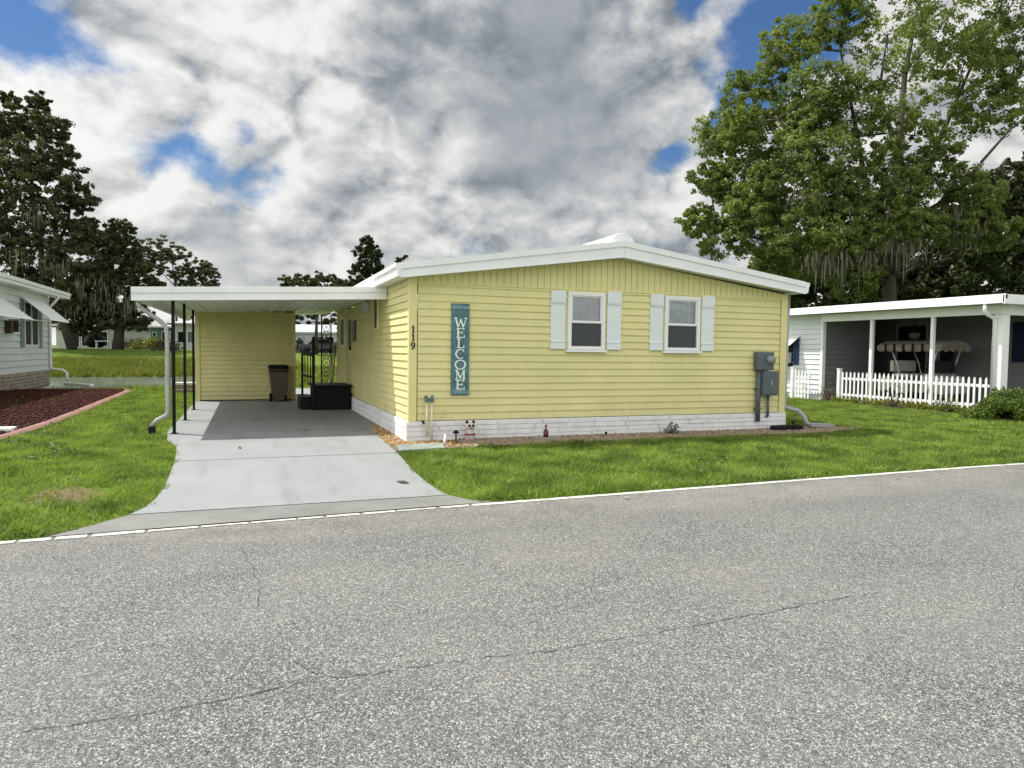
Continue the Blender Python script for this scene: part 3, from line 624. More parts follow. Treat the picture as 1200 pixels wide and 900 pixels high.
for k in range(3): t = (k+1)/4; MB().box(-.925-.17*t-.01, -.925-.17*t+.01, 6.0+1.1*t-.012, 6.0+1.1*t+.012, .6, 1.32).build('baluster', BLACK, st)
# bin
bn = thing('wheeled_bin', (-1.6, 9.1, 0), 'brown wheeled rubbish bin with a black lid against the shed wall', 'bin')
s = MB().hex([(-1.73, 8.9, .06), (-1.37, 8.9, .06), (-1.37, 9.3, .06), (-1.73, 9.3, .06), (-1.82, 8.82, .9), (-1.32, 8.82, .9), (-1.32, 9.36, .9), (-1.82, 9.36, .9)]); s.build('body', BROWN, bn, bevel=.02)
s = MB().hex([(-1.84, 8.78, .9), (-1.3, 8.78, .9), (-1.3, 9.4, .9), (-1.84, 9.4, .9), (-1.8, 8.84, .99), (-1.34, 8.84, .99), (-1.34, 9.38, .99), (-1.8, 9.38, .99)]); s.build('lid', BLACKR, bn, bevel=.015)
for X in (-1.77, -1.4): MB().tube([(X-.03, 8.98, .13), (X+.04, 8.98, .13)], .115, 14).build('wheel', BLACKR, bn, True)
MB().bar((-1.82, 8.79, .84), (-1.32, 8.79, .84), .03, .03).build('handle', BLACKR, bn)
# wrought iron trellis column at the back
tr = thing('trellis_column', (-.2, 10.2, 0), 'black wrought iron trellis column under the back of the carport', 'trellis')
for X in (-.335, -.065): MB().box(X-.017, X+.017, 10.19, 10.22, .0, 2.42).build('upright', BLACK, tr)
s = MB()
for k in range(9): z = .12+k*.26; s.box(-.32, -.08, 10.195, 10.212, z, z+.018)
for k in range(8):
    z = .25+k*.26
    for sx in (-1, 1): s.tube([(-.2+sx*(.015+.085*math.sin(t)), 10.2, z+.11*math.cos(t)) for t in np.linspace(0, math.pi, 9)], .011, 5)
    s.tube([(-.2+.035*math.cos(t), 10.2, z+.035*math.sin(t)) for t in np.linspace(0, 6.28, 10)], .011, 5)
s.build('scrollwork', BLACK, tr)
for k, (y, x_, m_, lb) in enumerate(((8.75, -.14, WOOD, 'brown wooden pole leaning by the far end of the yellow side wall'), (8.98, -.17, mat('pale_pole', (.5, .45, .36), .6), 'pale thin pole leaning nearest the trellis column'))):
    tag(MB().tube([(x_-.12, y-.2, .02), (x_+.05, y, 1.62)], .022, 7).build('leaning_pole', m_, None, True), lb, 'pole', 'poles leaning on the side wall')
# stack of slabs seen beyond the posts
ss = thing('stone_stack', (-4.05, 13.5, 0), 'low stack of pale and brown slabs on grass behind the posts', 'stone stack')
for k, (mm, a_) in enumerate(((WOOD, .0), (PAVER, .06), (WOOD, -.03), (mat('pale_slab', (.5, .5, .47), .8, .2, 5), .05))):
    MB().box(-4.5+a_, -3.7+a_*.5, 13.2, 13.8, .0+k*.085, .075+k*.085).build('slab', mm, ss, bevel=.01)
# ------------------------------------------------------------ bed along the house
FB = [(-.43, -1.1), (-.34, -.95), (.35, -.92), (.7, -.95), (1.2, -.9), (2.0, -.84), (4, -.8), (6, -.82), (7.6, -.84), (8.75, -.55), (8.6, -.2), (7.75, .25), (7.36, .3), (7.36, .0), (-.05, -.0), (-.05, 3.2), (-.24, 2.0), (-.36, .6)]
s = MB(); s.poly([(x, y, gh(x, y)+.012) for x, y in FB]); tag(s.build('gravel_bed', BEDM), 'strip of soil and gravel at the foot of the home', 'gravel bed', kind='structure')
def pebbles(name, n, poly, r0, r1, material, label, zoff=.012, flat=.7, dens=None, off=0.0):
    P = np.array(poly); x0, y0 = P.min(0); x1, y1 = P.max(0)
    x = rng.uniform(x0, x1, n*6); y = rng.uniform(y0, y1, n*6); k = inpoly(x, y, poly)
    if dens is not None: k &= dens(x, y)
    x, y = x[k][:n], y[k][:n]; n = len(x)
    oct_ = np.array([(1, 0, 0), (0, 1, 0), (-1, 0, 0), (0, -1, 0), (0, 0, 1), (0, 0, -1)], float)
    fc = np.array([(0, 1, 4), (1, 2, 4), (2, 3, 4), (3, 0, 4), (1, 0, 5), (2, 1, 5), (3, 2, 5), (0, 3, 5)])
    r = rng.uniform(r0, r1, (n, 1, 1)); an = rng.uniform(0, 6.28, n); sc = rng.uniform(.7, 1.4, (n, 1, 3))*np.array([1, 1, flat])
    v = oct_[None]*r*sc*rng.uniform(.8, 1.2, (n, 6, 1)); c_, s_ = np.cos(an)[:, None], np.sin(an)[:, None]
    vx = v[..., 0]*c_-v[..., 1]*s_; vy = v[..., 0]*s_+v[..., 1]*c_
    V = np.stack([vx+x[:, None], vy+y[:, None], v[..., 2]+(gz(x, y)+zoff+off)[:, None]+r[:, :, 0]*.3], -1).reshape(-1, 3)
    Fc = (fc[None]+6*np.arange(n)[:, None, None]).reshape(-1, 3)
    return tag(mkobj(name, V, Fc, material), label, 'gravel', kind='stuff')
pebbles('gravel', 19000, FB, .010, .028, PEB, 'brown and tan river gravel along the foot of the front wall', dens=lambda x, y: (x > .75))
pebbles('tan_gravel', 2600, FB, .010, .024, PEBO, 'orange tan gravel around the corner of the home beside the driveway', dens=lambda x, y: ((x < .75) & ((y > -.5) | (x > .35)) & ((y > -.8) | (x < .2))))
tag(MB().prism([(-.36, -1.05, -.02), (.33, -.95, -.02), (.4, -.5, -.01), (-.3, -.52, -.01)], (0, 0, .05)).build('stepping_slab', GREENSTONE, None, bevel=.01), 'greenish concrete stepping slab between driveway and water valve', 'slab')
# small things in the bed
wsp = thing('water_spigot', (.3, -.15, 0), 'water valve on two cream pipes below the welcome sign', 'water valve')
for X, b_ in ((.255, .1), (.335, .02)): MB().tube([(X, -.12, b_), (X, -.12, .64)], .017, 10).build('pipe', PIPE, wsp, True)
s = MB().box(.225, .365, -.155, -.085, .635, .70).tube([(.24, -.12, .70), (.24, -.12, .735)], .03, 8).tube([(.34, -.12, .69), (.34, -.12, .74)], .022, 8); s.build('valve', mat('valve_green', (.10, .15, .15), .5, .3, 20), wsp, bevel=.006)
MB().tube([(.2, -.05, .33), (.2, -.12, .33), (.2, -.15, .3)], .016, 8).build('tap', BLACK, wsp, True)
tag(MB().tube([(.42, -.55, -.02), (.44, -.56, .17)], .02, 10).build('pipe_stub', WHITE2, None, True), 'short white pipe stub standing in the tan gravel', 'pipe')
lt = thing('path_light', (.68, -.3, 0), 'small black stake light in gravel between white pipe stub and figurine', 'stake light', 'black stakes in the gravel')
MB().tube([(.68, -.3, 0), (.68, -.3, .15)], .012, 8).build('stake', BLACK, lt); MB().lathe((.68, -.3, .15), [(.045, 0), (.05, .02), (.02, .05)], 12).build('lamp_head', BLACK, lt, True)
fg = thing('garden_figurine', (.94, -.2, .02), 'small pale garden figurine with dark eyes and reddish markings against the white skirt', 'figurine')
MB().lathe((.94, -.2, .02), [(.07, 0), (.085, .04), (.08, .1), (.055, .17), (.04, .19)], 16).build('body', mat('figurine_pale', (.5, .45, .42), .6, .25, 20), fg, True)
hd = MB().ball((.94, -.21, .245), .075, .065, .07, 14).build('head', mat('figurine_face', (.58, .5, .46), .6, .2, 20), fg, True)
for X in (-.03, .03): MB().ball((.94+X, -.268, .26), .022, .014, .022, 8).build('eye', BLACK, hd, True)
for X in (-.055, .055): MB().lathe((.94+X, -.205, .295), [(.026, 0), (.02, .03), (.004, .055)], 8).build('ear', BLACK, hd, True)
MB().ball((.94, -.275, .225), .014, .012, .01, 8).build('nose', DARKR, hd, True)
MB().lathe((.94, -.2, .105), [(.083, 0), (.082, .03)], 16).build('scarf', mat('faded_red', (.25, .05, .045), .7, .3, 20), fg, True)
MB().box(.87, 1.03, -.28, -.12, 0, .03).build('base', PAVER, fg, bevel=.008)
tag(MB().box(2.0, 2.46, -.42, -.2, .0, .045).build('paver', PAVER, None, bevel=.008), 'flat grey paver under the red bottle', 'paver')
bt = thing('red_bottle', (2.21, -.3, .045), 'dark red glass bottle standing on the flat paver', 'bottle')
MB().lathe((2.21, -.3, .045), [(.04, 0), (.043, .02), (.043, .09), (.03, .115), (.015, .135), (.014, .175)], 16).build('body', DARKR, bt, True); MB().lathe((2.21, -.3, .22), [(.017, 0), (.017, .025)], 12).build('cap', BLACK, bt)
lt = thing('path_light', (3.32, -.3, 0), 'tiny black stake light between the red bottle and the leafy plant', 'stake light', 'black stakes in the gravel')
MB().tube([(3.32, -.3, 0), (3.32, -.3, .07)], .012, 8).build('stake', BLACK, lt); MB().ball((3.32, -.3, .08), .025, n=8).build('lamp_head', BLACK, lt, True)
hose = MB()
for cx, cy, r in ((6.95, -.3, .13), (7.2, -.26, .12), (7.4, -.3, .1)):
    for q in range(2): hose.tube([(cx+r*math.cos(t), cy+r*.8*math.sin(t), .045+.035*q) for t in np.linspace(0, 6.283, 20)], .024, 7)
tag(hose.build('hose', BLACKR, None, True), 'black coiled hose on gravel under the electric meter', 'hose')
lt = thing('path_light', (7.2, -.42, 0), 'black stake light in front of the coiled hose', 'stake light', 'black stakes in the gravel')
MB().tube([(7.2, -.42, 0), (7.2, -.42, .17)], .012, 8).build('stake', BLACK, lt); MB().lathe((7.2, -.42, .16), [(.03, 0), (.04, .02), (.015, .04)], 10).build('lamp_head', BLACK, lt, True)
# ------------------------------------------------------------ leaves and trees
def leafcloud(cs, rad, n, size, flat=.6, upbias=.35):
    """n small folded leaves round the points cs (k,3)"""
    cs = np.asarray(cs); i = rng.integers(0, len(cs), n); rr = np.asarray(rad)[i] if np.ndim(rad) else np.full(n, rad)
    dv = rng.normal(size=(n, 3)); dv /= np.linalg.norm(dv, axis=1)[:, None]+1e-9
    p = cs[i]+dv*(rr*rng.uniform(0, 1, n)**.45)[:, None]*np.array([1, 1, flat])
    nr = rng.normal(size=(n, 3))+np.array([0, 0, upbias*2]); nr /= np.linalg.norm(nr, axis=1)[:, None]
    t = rng.normal(size=(n, 3)); a_ = np.cross(nr, t); a_ /= np.linalg.norm(a_, axis=1)[:, None]+1e-9; b_ = np.cross(nr, a_)
    L = size*rng.uniform(.6, 1.35, n)[:, None]; Wd = L*rng.uniform(.38, .6, n)[:, None]
    v = np.stack([p-a_*L*.5, p-b_*Wd*.5+nr*L*.06, p+a_*L*.5, p+b_*Wd*.5+nr*L*.06], 1).reshape(-1, 3)
    return v
def quads(n): return np.arange(4*n).reshape(n, 4)
def lobes_to_clusters(lobes, per, seed):
    r_ = np.random.default_rng(seed); out = []; rad = []
    for c, R, k in lobes:
        n = max(3, int(per*k)); dv = r_.normal(size=(n, 3)); dv /= np.linalg.norm(dv, axis=1)[:, None]
        q = np.array(c)+dv*(R*r_.uniform(.15, 1, n)**.5)[:, None]*np.array([1, 1, .85])
        out.append(q); rad.append(R*r_.uniform(.10, .25, n))
    return np.concatenate(out), np.concatenate(rad)
def tree(name, label, cat, base, lobes, limbs, leafmat, barkmat, nleaf, leaf, per=14, seed=1, trunk_r=.4, group=None, moss=None, flat=.65, hub=None):
    rt_ = thing(name, base, label, cat, group); b = Vector(base); s = MB()
    rr_ = random.Random(seed)
    tops = []
    for pts, r in limbs:
        P = [Vector(p) for p in pts]; n = len(P); s.tube(P, [max(.03, .62*r*(1-.8*k/(n-1))) for k in range(n)], 9); tops += P[1:]
    for c, R, k in lobes:
        c = Vector(c); lower = [q for q in tops if q.z < c.z+R*.5] or tops
        q = min(lower, key=lambda t: (t-c).length); L = (c-q).length
        r = min(trunk_r*.25, .025+L*.011); mid = q.lerp(c, .5)+Vector((rr_.uniform(-.1, .1)*L, rr_.uniform(-.1, .1)*L, .06*L))
        s.tube([q, mid, c], [r, r*.7, r*.35], 6)
        for z in range(4):
            e = c+Vector((rr_.gauss(0, 1), rr_.gauss(0, 1), rr_.gauss(0, .8))).normalized()*R*.85; s.tube([c.lerp(mid, rr_.uniform(0, .6)), c.lerp(e, .5)+Vector((0, 0, R*.08)), e], [r*.4, r*.28, .015], 5)
    s.build('trunk', barkmat, rt_, True)
    cs, rad = lobes_to_clusters(lobes, per, seed)
    v = leafcloud(cs, rad, nleaf, leaf, flat); mkobj('crown', v, quads(len(v)//4), leafmat, rt_)
    allm = []
    for (c, hang, n, spread) in (moss or []):
        vs = []; c = np.array(c)
        for q in range(n*5):
            p = c+rng.normal(size=3)*spread*np.array([1, 1, .5]); L = hang*rng.uniform(.15, .8)*max(.3, 1-np.linalg.norm((p-c)[:2])/spread/2.2); wd = rng.uniform(.014, .05)*(spread/.5)**.5; an = rng.uniform(0, 3.14)
            dx = np.array([math.cos(an), math.sin(an), 0])*wd; prev = p
            for k in range(4):
                nx_ = prev+np.array([rng.normal()*.02, rng.normal()*.02, -L/4]); w0, w1 = (.7, 1, .8, .5)[k], (1, .8, .5, .05)[k]
                vs += [prev-dx*w0, prev+dx*w0, nx_+dx*w1, nx_-dx*w1]; prev = nx_
        allm.append(np.array(vs))
    if allm: vs = np.concatenate(allm); mkobj('spanish_moss', vs, quads(len(vs)//4), MOSS, rt_)['kind'] = 'stuff'
    return rt_
def L3(lst, D, sc=1.0):
    out = []
    for q in lst:
        px, py, r, dd = q[:4]; k = q[4] if len(q) > 4 else 1.0
        dep = D+dd; out.append((tuple(at(px, py, dep)), r*dep/F*sc, k))
    return out
def ground_at(px, D, z=None):
    p = at(px, 412, D); return Vector((p.x, p.y, gh(p.x, p.y)))
# big tree to the right, behind the neighbour's home
D = 37
b = ground_at(1045, D)
A = lambda px, py, dd=0: tuple(at(px, py, D+dd))
limbs = [([b, A(1042, 330), A(1046, 260), A(1052, 180, .5), A(1060, 90, 1), A(1075, 10, 1.5)], .62), ([A(1042, 330), A(1020, 250, -1.2), A(1005, 160, -1.6), A(985, 60, -1)], .36),
         ([A(1046, 280), A(1085, 200, 1.5), A(1120, 120, 2), A(1150, 50, 2)], .36), ([A(1043, 320), A(985, 260, 1.5), A(930, 200, 2.2), A(880, 170, 2)], .3),
         ([A(1046, 270), A(1100, 240, -2), A(1135, 212, -2.5), A(1150, 190, -2.5)], .3), ([A(1020, 250, -1.2), A(960, 200, -2.5), A(910, 140, -2.5)], .26),
         ([A(1042, 335), A(960, 300, .5), A(890, 280, 0), A(840, 268, 0)], .25), ([A(1052, 180, .5), A(1030, 110, -2), A(1040, 40, -2.5)], .22)]
lob = L3([(985, 25, 42, -1), (925, 58, 40, -1), (960, 108, 48, -2), (882, 112, 40, 1), (845, 160, 34, 1.5), (902, 165, 48, 2), (832, 212, 26, 0, .8), (872, 212, 42, 1), (818, 258, 24, 0, .8), (850, 275, 36, 0), (900, 262, 44, 1),
          (925, 215, 52, 2), (962, 178, 52, -2.5), (1003, 130, 50, -2), (1040, 62, 52, -2.5, .4), (1090, 35, 52, 0, .6), (1130, 72, 50, 1.5), (1172, 50, 44, 2), (1100, 125, 46, 2, .35), (1160, 125, 44, 1, .8), (1198, 95, 36, 1, .6),
          (1003, 222, 50, -2.5), (985, 268, 42, -3, 1.2), (962, 305, 36, -1), (1000, 325, 30, -2), (1062, 222, 40, -3, .7), (1105, 195, 42, -2.5, .8), (1140, 235, 36, -2.5), (1215, 125, 34, -2, .5),
          (1100, -40, 70, 0), (1000, -40, 50, -1), (1190, -30, 60, 1), (908, 315, 34, 2), (1050, 150, 34, 2.5, .3), (1110, 265, 30, -2.5), (930, 270, 40, -2), (878, 240, 30, -1.5), (1050, 245, 34, -3.2), (1035, 185, 30, -3, .4), (1075, 160, 34, -3, .35), (1020, 275, 30, -3.2, .8), (1080, 265, 30, -3.2, .7), (940, 150, 34, -2.5), (900, 215, 30, -2), (970, 225, 36, -3), (870, 150, 30, -1), (1165, 270, 28, -2.5)], D)
moss = [(A(px, py, -3), h*1.15, 13, .5) for px, py, h in ((1005, 245, 2.6), (1025, 260, 3.2), (1048, 262, 3.4), (1075, 258, 3.2), (1095, 255, 3.0), (1115, 250, 2.4), (960, 300, 2.2), (985, 300, 2.6), (1130, 265, 2.2), (1060, 225, 2.4), (1085, 215, 2.0), (940, 230, 1.6), (1060, 285, 2.6), (1010, 300, 2.4))]
tree('broadleaf_tree', 'tallest spreading green tree hung with grey moss behind the open porch home', 'tree', b, lob, limbs, LEAFR, BARK2, 200000, .20, per=100, seed=3, trunk_r=.6, moss=moss, flat=.7)
# darker trees further back on the right
for k, (px, D, lb, lst) in enumerate(((1175, 52, 'dark tree rising over the corner post end of the porch roof', [(1165, 225, 45, 0), (1200, 215, 45, 0), (1185, 270, 50, 0), (1150, 290, 45, -1), (1215, 290, 50, 1), (1170, 330, 45, 0), (1225, 250, 50, 2), (1235, 330, 50, 0)]),
                                       (965, 56, 'dark low tree between the yellow home roof and the mossy tree trunk', [(905, 315, 30, 0), (940, 320, 40, 0), (975, 300, 40, 0), (1000, 340, 40, 0), (955, 350, 40, 0), (900, 345, 28, 0)]),
                                       (1085, 58, 'dark tree behind the trunk of the tall mossy tree', [(1040, 330, 42, 0), (1085, 310, 45, 0), (1125, 320, 45, 0), (1065, 350, 40, 0), (1105, 355, 40, 0), (1135, 290, 36, 0), (1020, 300, 36, 0)]))):
    b = ground_at(px, D); A2 = lambda x, y, dd=0: tuple(at(x, y, D+dd))
    cx = sum(q[0] for q in lst)/len(lst)
    lb_ = [([b, A2(px, 390), A2((px+cx)/2, 350), A2(cx, 300)], .45), ([A2(px, 390), A2(px-25, 350), A2(px-35, 300)], .2), ([A2(px, 380), A2(px+25, 340), A2(px+30, 290)], .2)]
    tree('shade_tree', lb, 'tree', b, L3(lst, D), lb_, LEAFB, BARK2, 34000, .40, per=70, seed=20+k, trunk_r=.45, group='dark trees behind the porch home', flat=.8)
# trees beyond the pond on the left
D = 64; b = ground_at(85, D); A = lambda px, py, dd=0: tuple(at(px, py, D+dd))
limbs = [([b, A(72, 372), A(52, 320), A(40, 240), A(30, 150)], .7), ([A(60, 345), A(10, 300), A(-40, 270)], .4), ([A(52, 320), A(80, 260), A(85, 200)], .35), ([A(45, 270), A(5, 200), A(0, 140)], .3)]
lob = L3([(18, 145, 26, 0), (55, 150, 26, 0), (-10, 160, 36, 0), (30, 185, 32, -2), (70, 190, 28, 0), (5, 215, 36, 0), (50, 225, 36, -2), (90, 232, 24, 0), (25, 262, 36, 0), (70, 270, 34, -2), (100, 272, 22, 0), (0, 290, 34, 0), (45, 305, 36, 0), (85, 312, 34, -2), (-45, 220, 45, 0), (-50, 290, 45, 0), (20, 335, 34, 0), (60, 345, 34, 0),
          (105, 340, 28, 0), (-30, 340, 40, 0), (45, 120, 14, 0, .6), (12, 118, 12, 0, .6)], D)
tree('magnolia_tree', 'tallest dark tree behind the white home with awnings', 'tree', b, lob, limbs, LEAFD, BARK, 64000, .36, per=75, seed=31, trunk_r=.7, group='dark trees beyond the pond', moss=[(A(x, y, -4), 3.0, 7, .7) for x, y in ((20, 300), (70, 310), (45, 250), (95, 330))])
D = 66; b = ground_at(138, D); A = lambda px, py, dd=0: tuple(at(px, py, D+dd))
limbs = [([b, A(140, 385), A(132, 345), A(130, 300), A(140, 270)], .85), ([A(137, 375), A(160, 335), A(168, 300)], .4), ([A(136, 375), A(105, 340), A(90, 320)], .4)]
lob = L3([(140, 268, 18, 0, .8), (122, 288, 22, 0), (152, 290, 18, 0), (135, 315, 28, 0), (110, 325, 28, 0), (160, 322, 22, 0), (140, 345, 28, 0), (170, 348, 20, 0), (105, 358, 26, 0), (135, 372, 22, 0), (160, 372, 20, 0, .8), (85, 345, 24, 0), (88, 375, 22, 0), (178, 335, 14, 0, .6), (110, 385, 14, 0, .7)], D)
tree('oak_tree', 'dark mossy oak with a thick trunk across the pond beside the carport', 'tree', b, lob, limbs, LEAFD, BARK, 46000, .34, per=75, seed=37, trunk_r=.85, group='dark trees beyond the pond', moss=[(A(x, y, -3), 3.0, 8, .7) for x, y in ((105, 345), (130, 355), (150, 345), (165, 355), (90, 360), (120, 330))])
D = 92; b = ground_at(206, D); A = lambda px, py, dd=0: tuple(at(px, py, D+dd))
tree('pine_tree', 'tall flat topped pine with bare trunk above the carport roof', 'tree', b, L3([(190, 293, 20, 0), (172, 300, 14, 0), (208, 300, 16, 0), (182, 312, 16, 0, .7), (212, 322, 14, 0, .6), (165, 318, 14, 0, .7)], D), [([b, A(207, 380), A(205, 330), A(200, 295)], .32), ([A(205, 335), A(185, 315), A(175, 302)], .09)], LEAFP, BARK, 9000, .36, per=50, seed=41, trunk_r=.3, group='pines beyond the pond', flat=.4)
b = ground_at(222, D); tree('pine_tree', 'smaller rounded pine next to the flat topped pine', 'tree', b, L3([(235, 312, 14, 0), (222, 322, 14, 0), (245, 322, 12, 0), (230, 334, 14, 0), (248, 334, 10, 0, .6), (212, 336, 10, 0, .6)], D), [([b, A(223, 380), A(226, 345), A(232, 315)], .26)], LEAFP, BARK, 6000, .36, per=45, seed=42, trunk_r=.25, group='pines beyond the pond', flat=.5)
# trees seen over the carport roof
D = 70; A = lambda px, py, dd=0: tuple(at(px, py, D+dd))
b = ground_at(432, D); tree('cedar_tree', 'dark upright conical tree rising behind the carport roof', 'tree', b, L3([(430, 282, 9, 0), (425, 295, 11, 0), (437, 297, 11, 0), (428, 310, 14, 0), (440, 315, 13, 0), (420, 320, 12, 0, .7), (432, 330, 17, 0), (445, 328, 11, 0), (430, 350, 18, 0)], D), [([b, A(432, 370), A(431, 330), A(430, 285)], .3)], LEAFB, BARK, 11000, .34, per=40, seed=51, trunk_r=.3, flat=.7)
b = ground_at(370, D); tree('round_tree', 'low rounded green tree crown just above the carport roof', 'tree', b, L3([(350, 332, 14, 0), (372, 330, 14, 0), (392, 332, 13, 0), (405, 338, 12, 0), (335, 330, 9, 0, .5), (360, 345, 20, 0), (395, 350, 20, 0), (412, 335, 10, 0)], D), [([b, A(371, 375), A(372, 340)], .35), ([A(371, 370), A(350, 345), A(335, 332)], .15)], LEAFP, BARK, 9000, .34, per=40, seed=52, trunk_r=.3, flat=.7)
b = ground_at(462, D); tree('slim_tree', 'slim wispy tree tip between the conical tree and the gable', 'tree', b, L3([(466, 308, 7, 0, .7), (458, 318, 7, 0, .7), (475, 302, 4, 0, .5), (450, 325, 8, 0)], D), [([b, A(461, 360), A(462, 320), A(478, 299)], .12)], LEAFB, BARK, 1600, .3, per=10, seed=53, trunk_r=.15, flat=.6)
b = ground_at(362, 88); D = 88; tree('round_tree', 'dark bushy tree behind the low house seen through the carport passage', 'tree', b, L3([(352, 376, 16, 0), (375, 374, 18, 0), (395, 378, 16, 0), (340, 385, 16, 0)], D), [([b, A(362, 395), A(364, 378)], .35)], LEAFB, BARK, 6000, .45, per=16, seed=54, trunk_r=.3)
def bush(name, label, cat, c, rx, ry, rz, n, leaf, m_, group=None, seed=1, stems=6):
    r_ = thing(name, c, label, cat, group); c = np.array(c); k = 40
    dv = rng.normal(size=(k, 3)); dv /= np.linalg.norm(dv, axis=1)[:, None]; dv[:, 2] = np.abs(dv[:, 2])
    cs = c+dv*np.array([rx, ry, rz])*rng.uniform(.5, .95, (k, 1))
    s = MB()
    for q in cs[:stems*2]: s.tube([c+np.array([rng.normal()*.04, rng.normal()*.04, 0]), (c*.45+q*.55), q], [.018*rz/.5, .012*rz/.5, .005], 5)
    s.build('stem', BARK, r_)
    v = leafcloud(cs, min(rx, ry, rz)*.38, n, leaf, .8); v[:, 2] = np.maximum(v[:, 2], c[2]+.005); mkobj('foliage', v, quads(n), m_, r_); return r_
# plants of the yards
bush('hedge_bush', 'dense green hedge bush touching the end of the long picket fence', 'bush', (13.85, .15, 0), .95, .65, .68, 16000, .075, LEAFH)
bush('hedge_bush', 'hedge bush farther from the picket fence than its twin', 'bush', (15.1, -.3, 0), .9, .7, .7, 12000, .075, LEAFH)
bush('bed_plant', 'small grey green leafy plant at the foot of the front wall', 'plant', (4.62, -.3, .01), .15, .11, .26, 260, .045, mat('sage_leaf', (.16, .2, .13), .8, .3, 20))
bush('corner_shrub', 'small round dark green shrub by the far white side wall', 'shrub', (14.2, 8.0, 0), .35, .3, .42, 1500, .06, LEAFH)
for k, (x, y, h, lb) in enumerate(((14.3, 5.95, .6, 'bare brown twiggy shrub beside the picket fence end post'), (14.1, 3.4, .75, 'dry brown twiggy shrub against pickets in front of the golf cart'), (14.2, 1.9, .55, 'sparse weedy shrub against the picket fence near the hedge'))):
    bush('dry_shrub', lb, 'shrub', (x, y, 0), .28, .38, h, 340, .05, DEADL if k < 2 else LEAFH, 'scraggly shrubs along the picket fence')
wd = leafcloud(np.stack([rng.normal(14.35, .08, 260), rng.uniform(1.2, 5.7, 260), rng.uniform(.02, .16, 260)], 1), .1, 5200, .06, .8); wd[:, 2] = np.maximum(wd[:, 2], .0)
tag(mkobj('weeds', wd, quads(5200), LEAFY), 'low yellow green weeds along the foot of the picket fence', 'weeds', kind='stuff')
# ------------------------------------------------------------ right neighbour
rn = thing('porch_home', (17, 5, 0), 'white mobile home with an open side porch sheltering a golf cart', 'mobile home')
s = MB(); siding(s, (14.62, 6.55, 0), (14.62, 13.5, 0), .02, 2.72, (-1, 0, 0),   .16, .028); s.build('shed_side_wall', NSID, rn)
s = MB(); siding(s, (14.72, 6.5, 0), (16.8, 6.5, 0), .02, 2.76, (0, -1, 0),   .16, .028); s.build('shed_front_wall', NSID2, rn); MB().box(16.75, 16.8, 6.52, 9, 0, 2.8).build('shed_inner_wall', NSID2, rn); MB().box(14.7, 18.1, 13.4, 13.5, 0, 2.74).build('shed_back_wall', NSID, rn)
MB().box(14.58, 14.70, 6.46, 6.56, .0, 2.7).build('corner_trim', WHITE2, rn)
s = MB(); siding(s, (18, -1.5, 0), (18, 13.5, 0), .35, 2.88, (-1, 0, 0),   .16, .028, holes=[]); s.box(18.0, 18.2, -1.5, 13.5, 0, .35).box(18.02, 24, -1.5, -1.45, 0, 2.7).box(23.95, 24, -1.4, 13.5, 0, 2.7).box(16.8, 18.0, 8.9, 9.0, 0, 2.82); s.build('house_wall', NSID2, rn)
s = MB(); s.hex([(14.1, .5, 2.74), (21, .5, 3.0), (21, 14, 3.0), (14.1, 14, 2.74), (14.1, .5, 2.86), (21, .5, 3.14), (21, 14, 3.14), (14.1, 14, 2.86)])
s.hex([(18, -2, 2.72), (21, -2, 2.9), (21, .49, 2.9), (18, .49, 2.72), (18, -2, 2.8), (21, -2, 3.0), (21, .49, 3.0), (18, .49, 2.8)]); s.build('roof', WHITE, rn)
s = MB().box(14.04, 14.09, .46, 14, 2.70, 2.89).box(14.06, 14.12, .44, 14, 2.80, 2.91).box(14.04, 21, .44, .49, 2.68, 2.9).build('fascia', WHITE, rn)
s = MB().box(14.52, 14.66, .8, 6.5, 2.47, 2.70).box(14.66, 18, .78, .9, 2.45, 2.765); s.build('beam', WHITE, rn)
for y in (2.68, 4.62): MB().box(14.55, 14.64, y-.045, y+.045, 0, 2.47).build('post', WHITE2, rn, bevel=.006)
MB().box(14.5, 14.74, .78, 1.0, 0, 2.46).build('post', WHITE2, rn, bevel=.006)
MB().tube([(14.1, .95, 2.72), (14.1, .95, 2.55), (14.2, .95, 2.44), (14.4, .95, 2.38), (14.46, .95, 2.3), (14.46, .95, .2)], .045, 8).build('downspout', WHITE2, rn, True)
MB().box(14.6, 18.1, .5, 13.4, -.05, .015).build('porch_floor', CONC2, rn)
wn = MB().box(17.95, 17.99, 1.6, 2.5, 1.3, 2.4).build('window', WHITE2, rn); MB().box(17.93, 17.949, 1.66, 2.44, 1.36, 2.34).build('pane', DARKIN, wn)
for y in (2.52, ): MB().box(17.95, 17.98, y, y+.36, 1.3, 2.42).build('shutter', mat('navy_shaded', (.006, .012, .035), .5, .1, 4, spec=.2), rn)  # navy shutter paint darkened to carry the porch shade
dd = MB().box(17.94, 17.98, 5.6, 6.6, .4, 2.4).build('door', DARKIN, rn); MB().box(17.92, 17.939, 5.5, 5.58, .4, 2.45).box(17.92, 17.939, 6.62, 6.7, .4, 2.45).box(17.92, 17.939, 5.5, 6.7, 2.45, 2.52).build('door_frame', mat('grey_frame', (.25, .26, .26), .5), dd)
aw = MB().prism([(14.61, 7.45, 2.05), (14.61, 8.5, 2.05), (14.15, 8.5, 1.72), (14.15, 7.45, 1.72)], (.0, 0, .015)).build('awning', WHITE, rn)
MB().box(14.575, 14.6, 7.48, 7.72, 1.1, 1.98).build('shutter', NAVY, rn)
sw = MB().box(14.57, 14.6, 7.76, 8.4, 1.05, 1.98).build('window', DARKIN, rn)
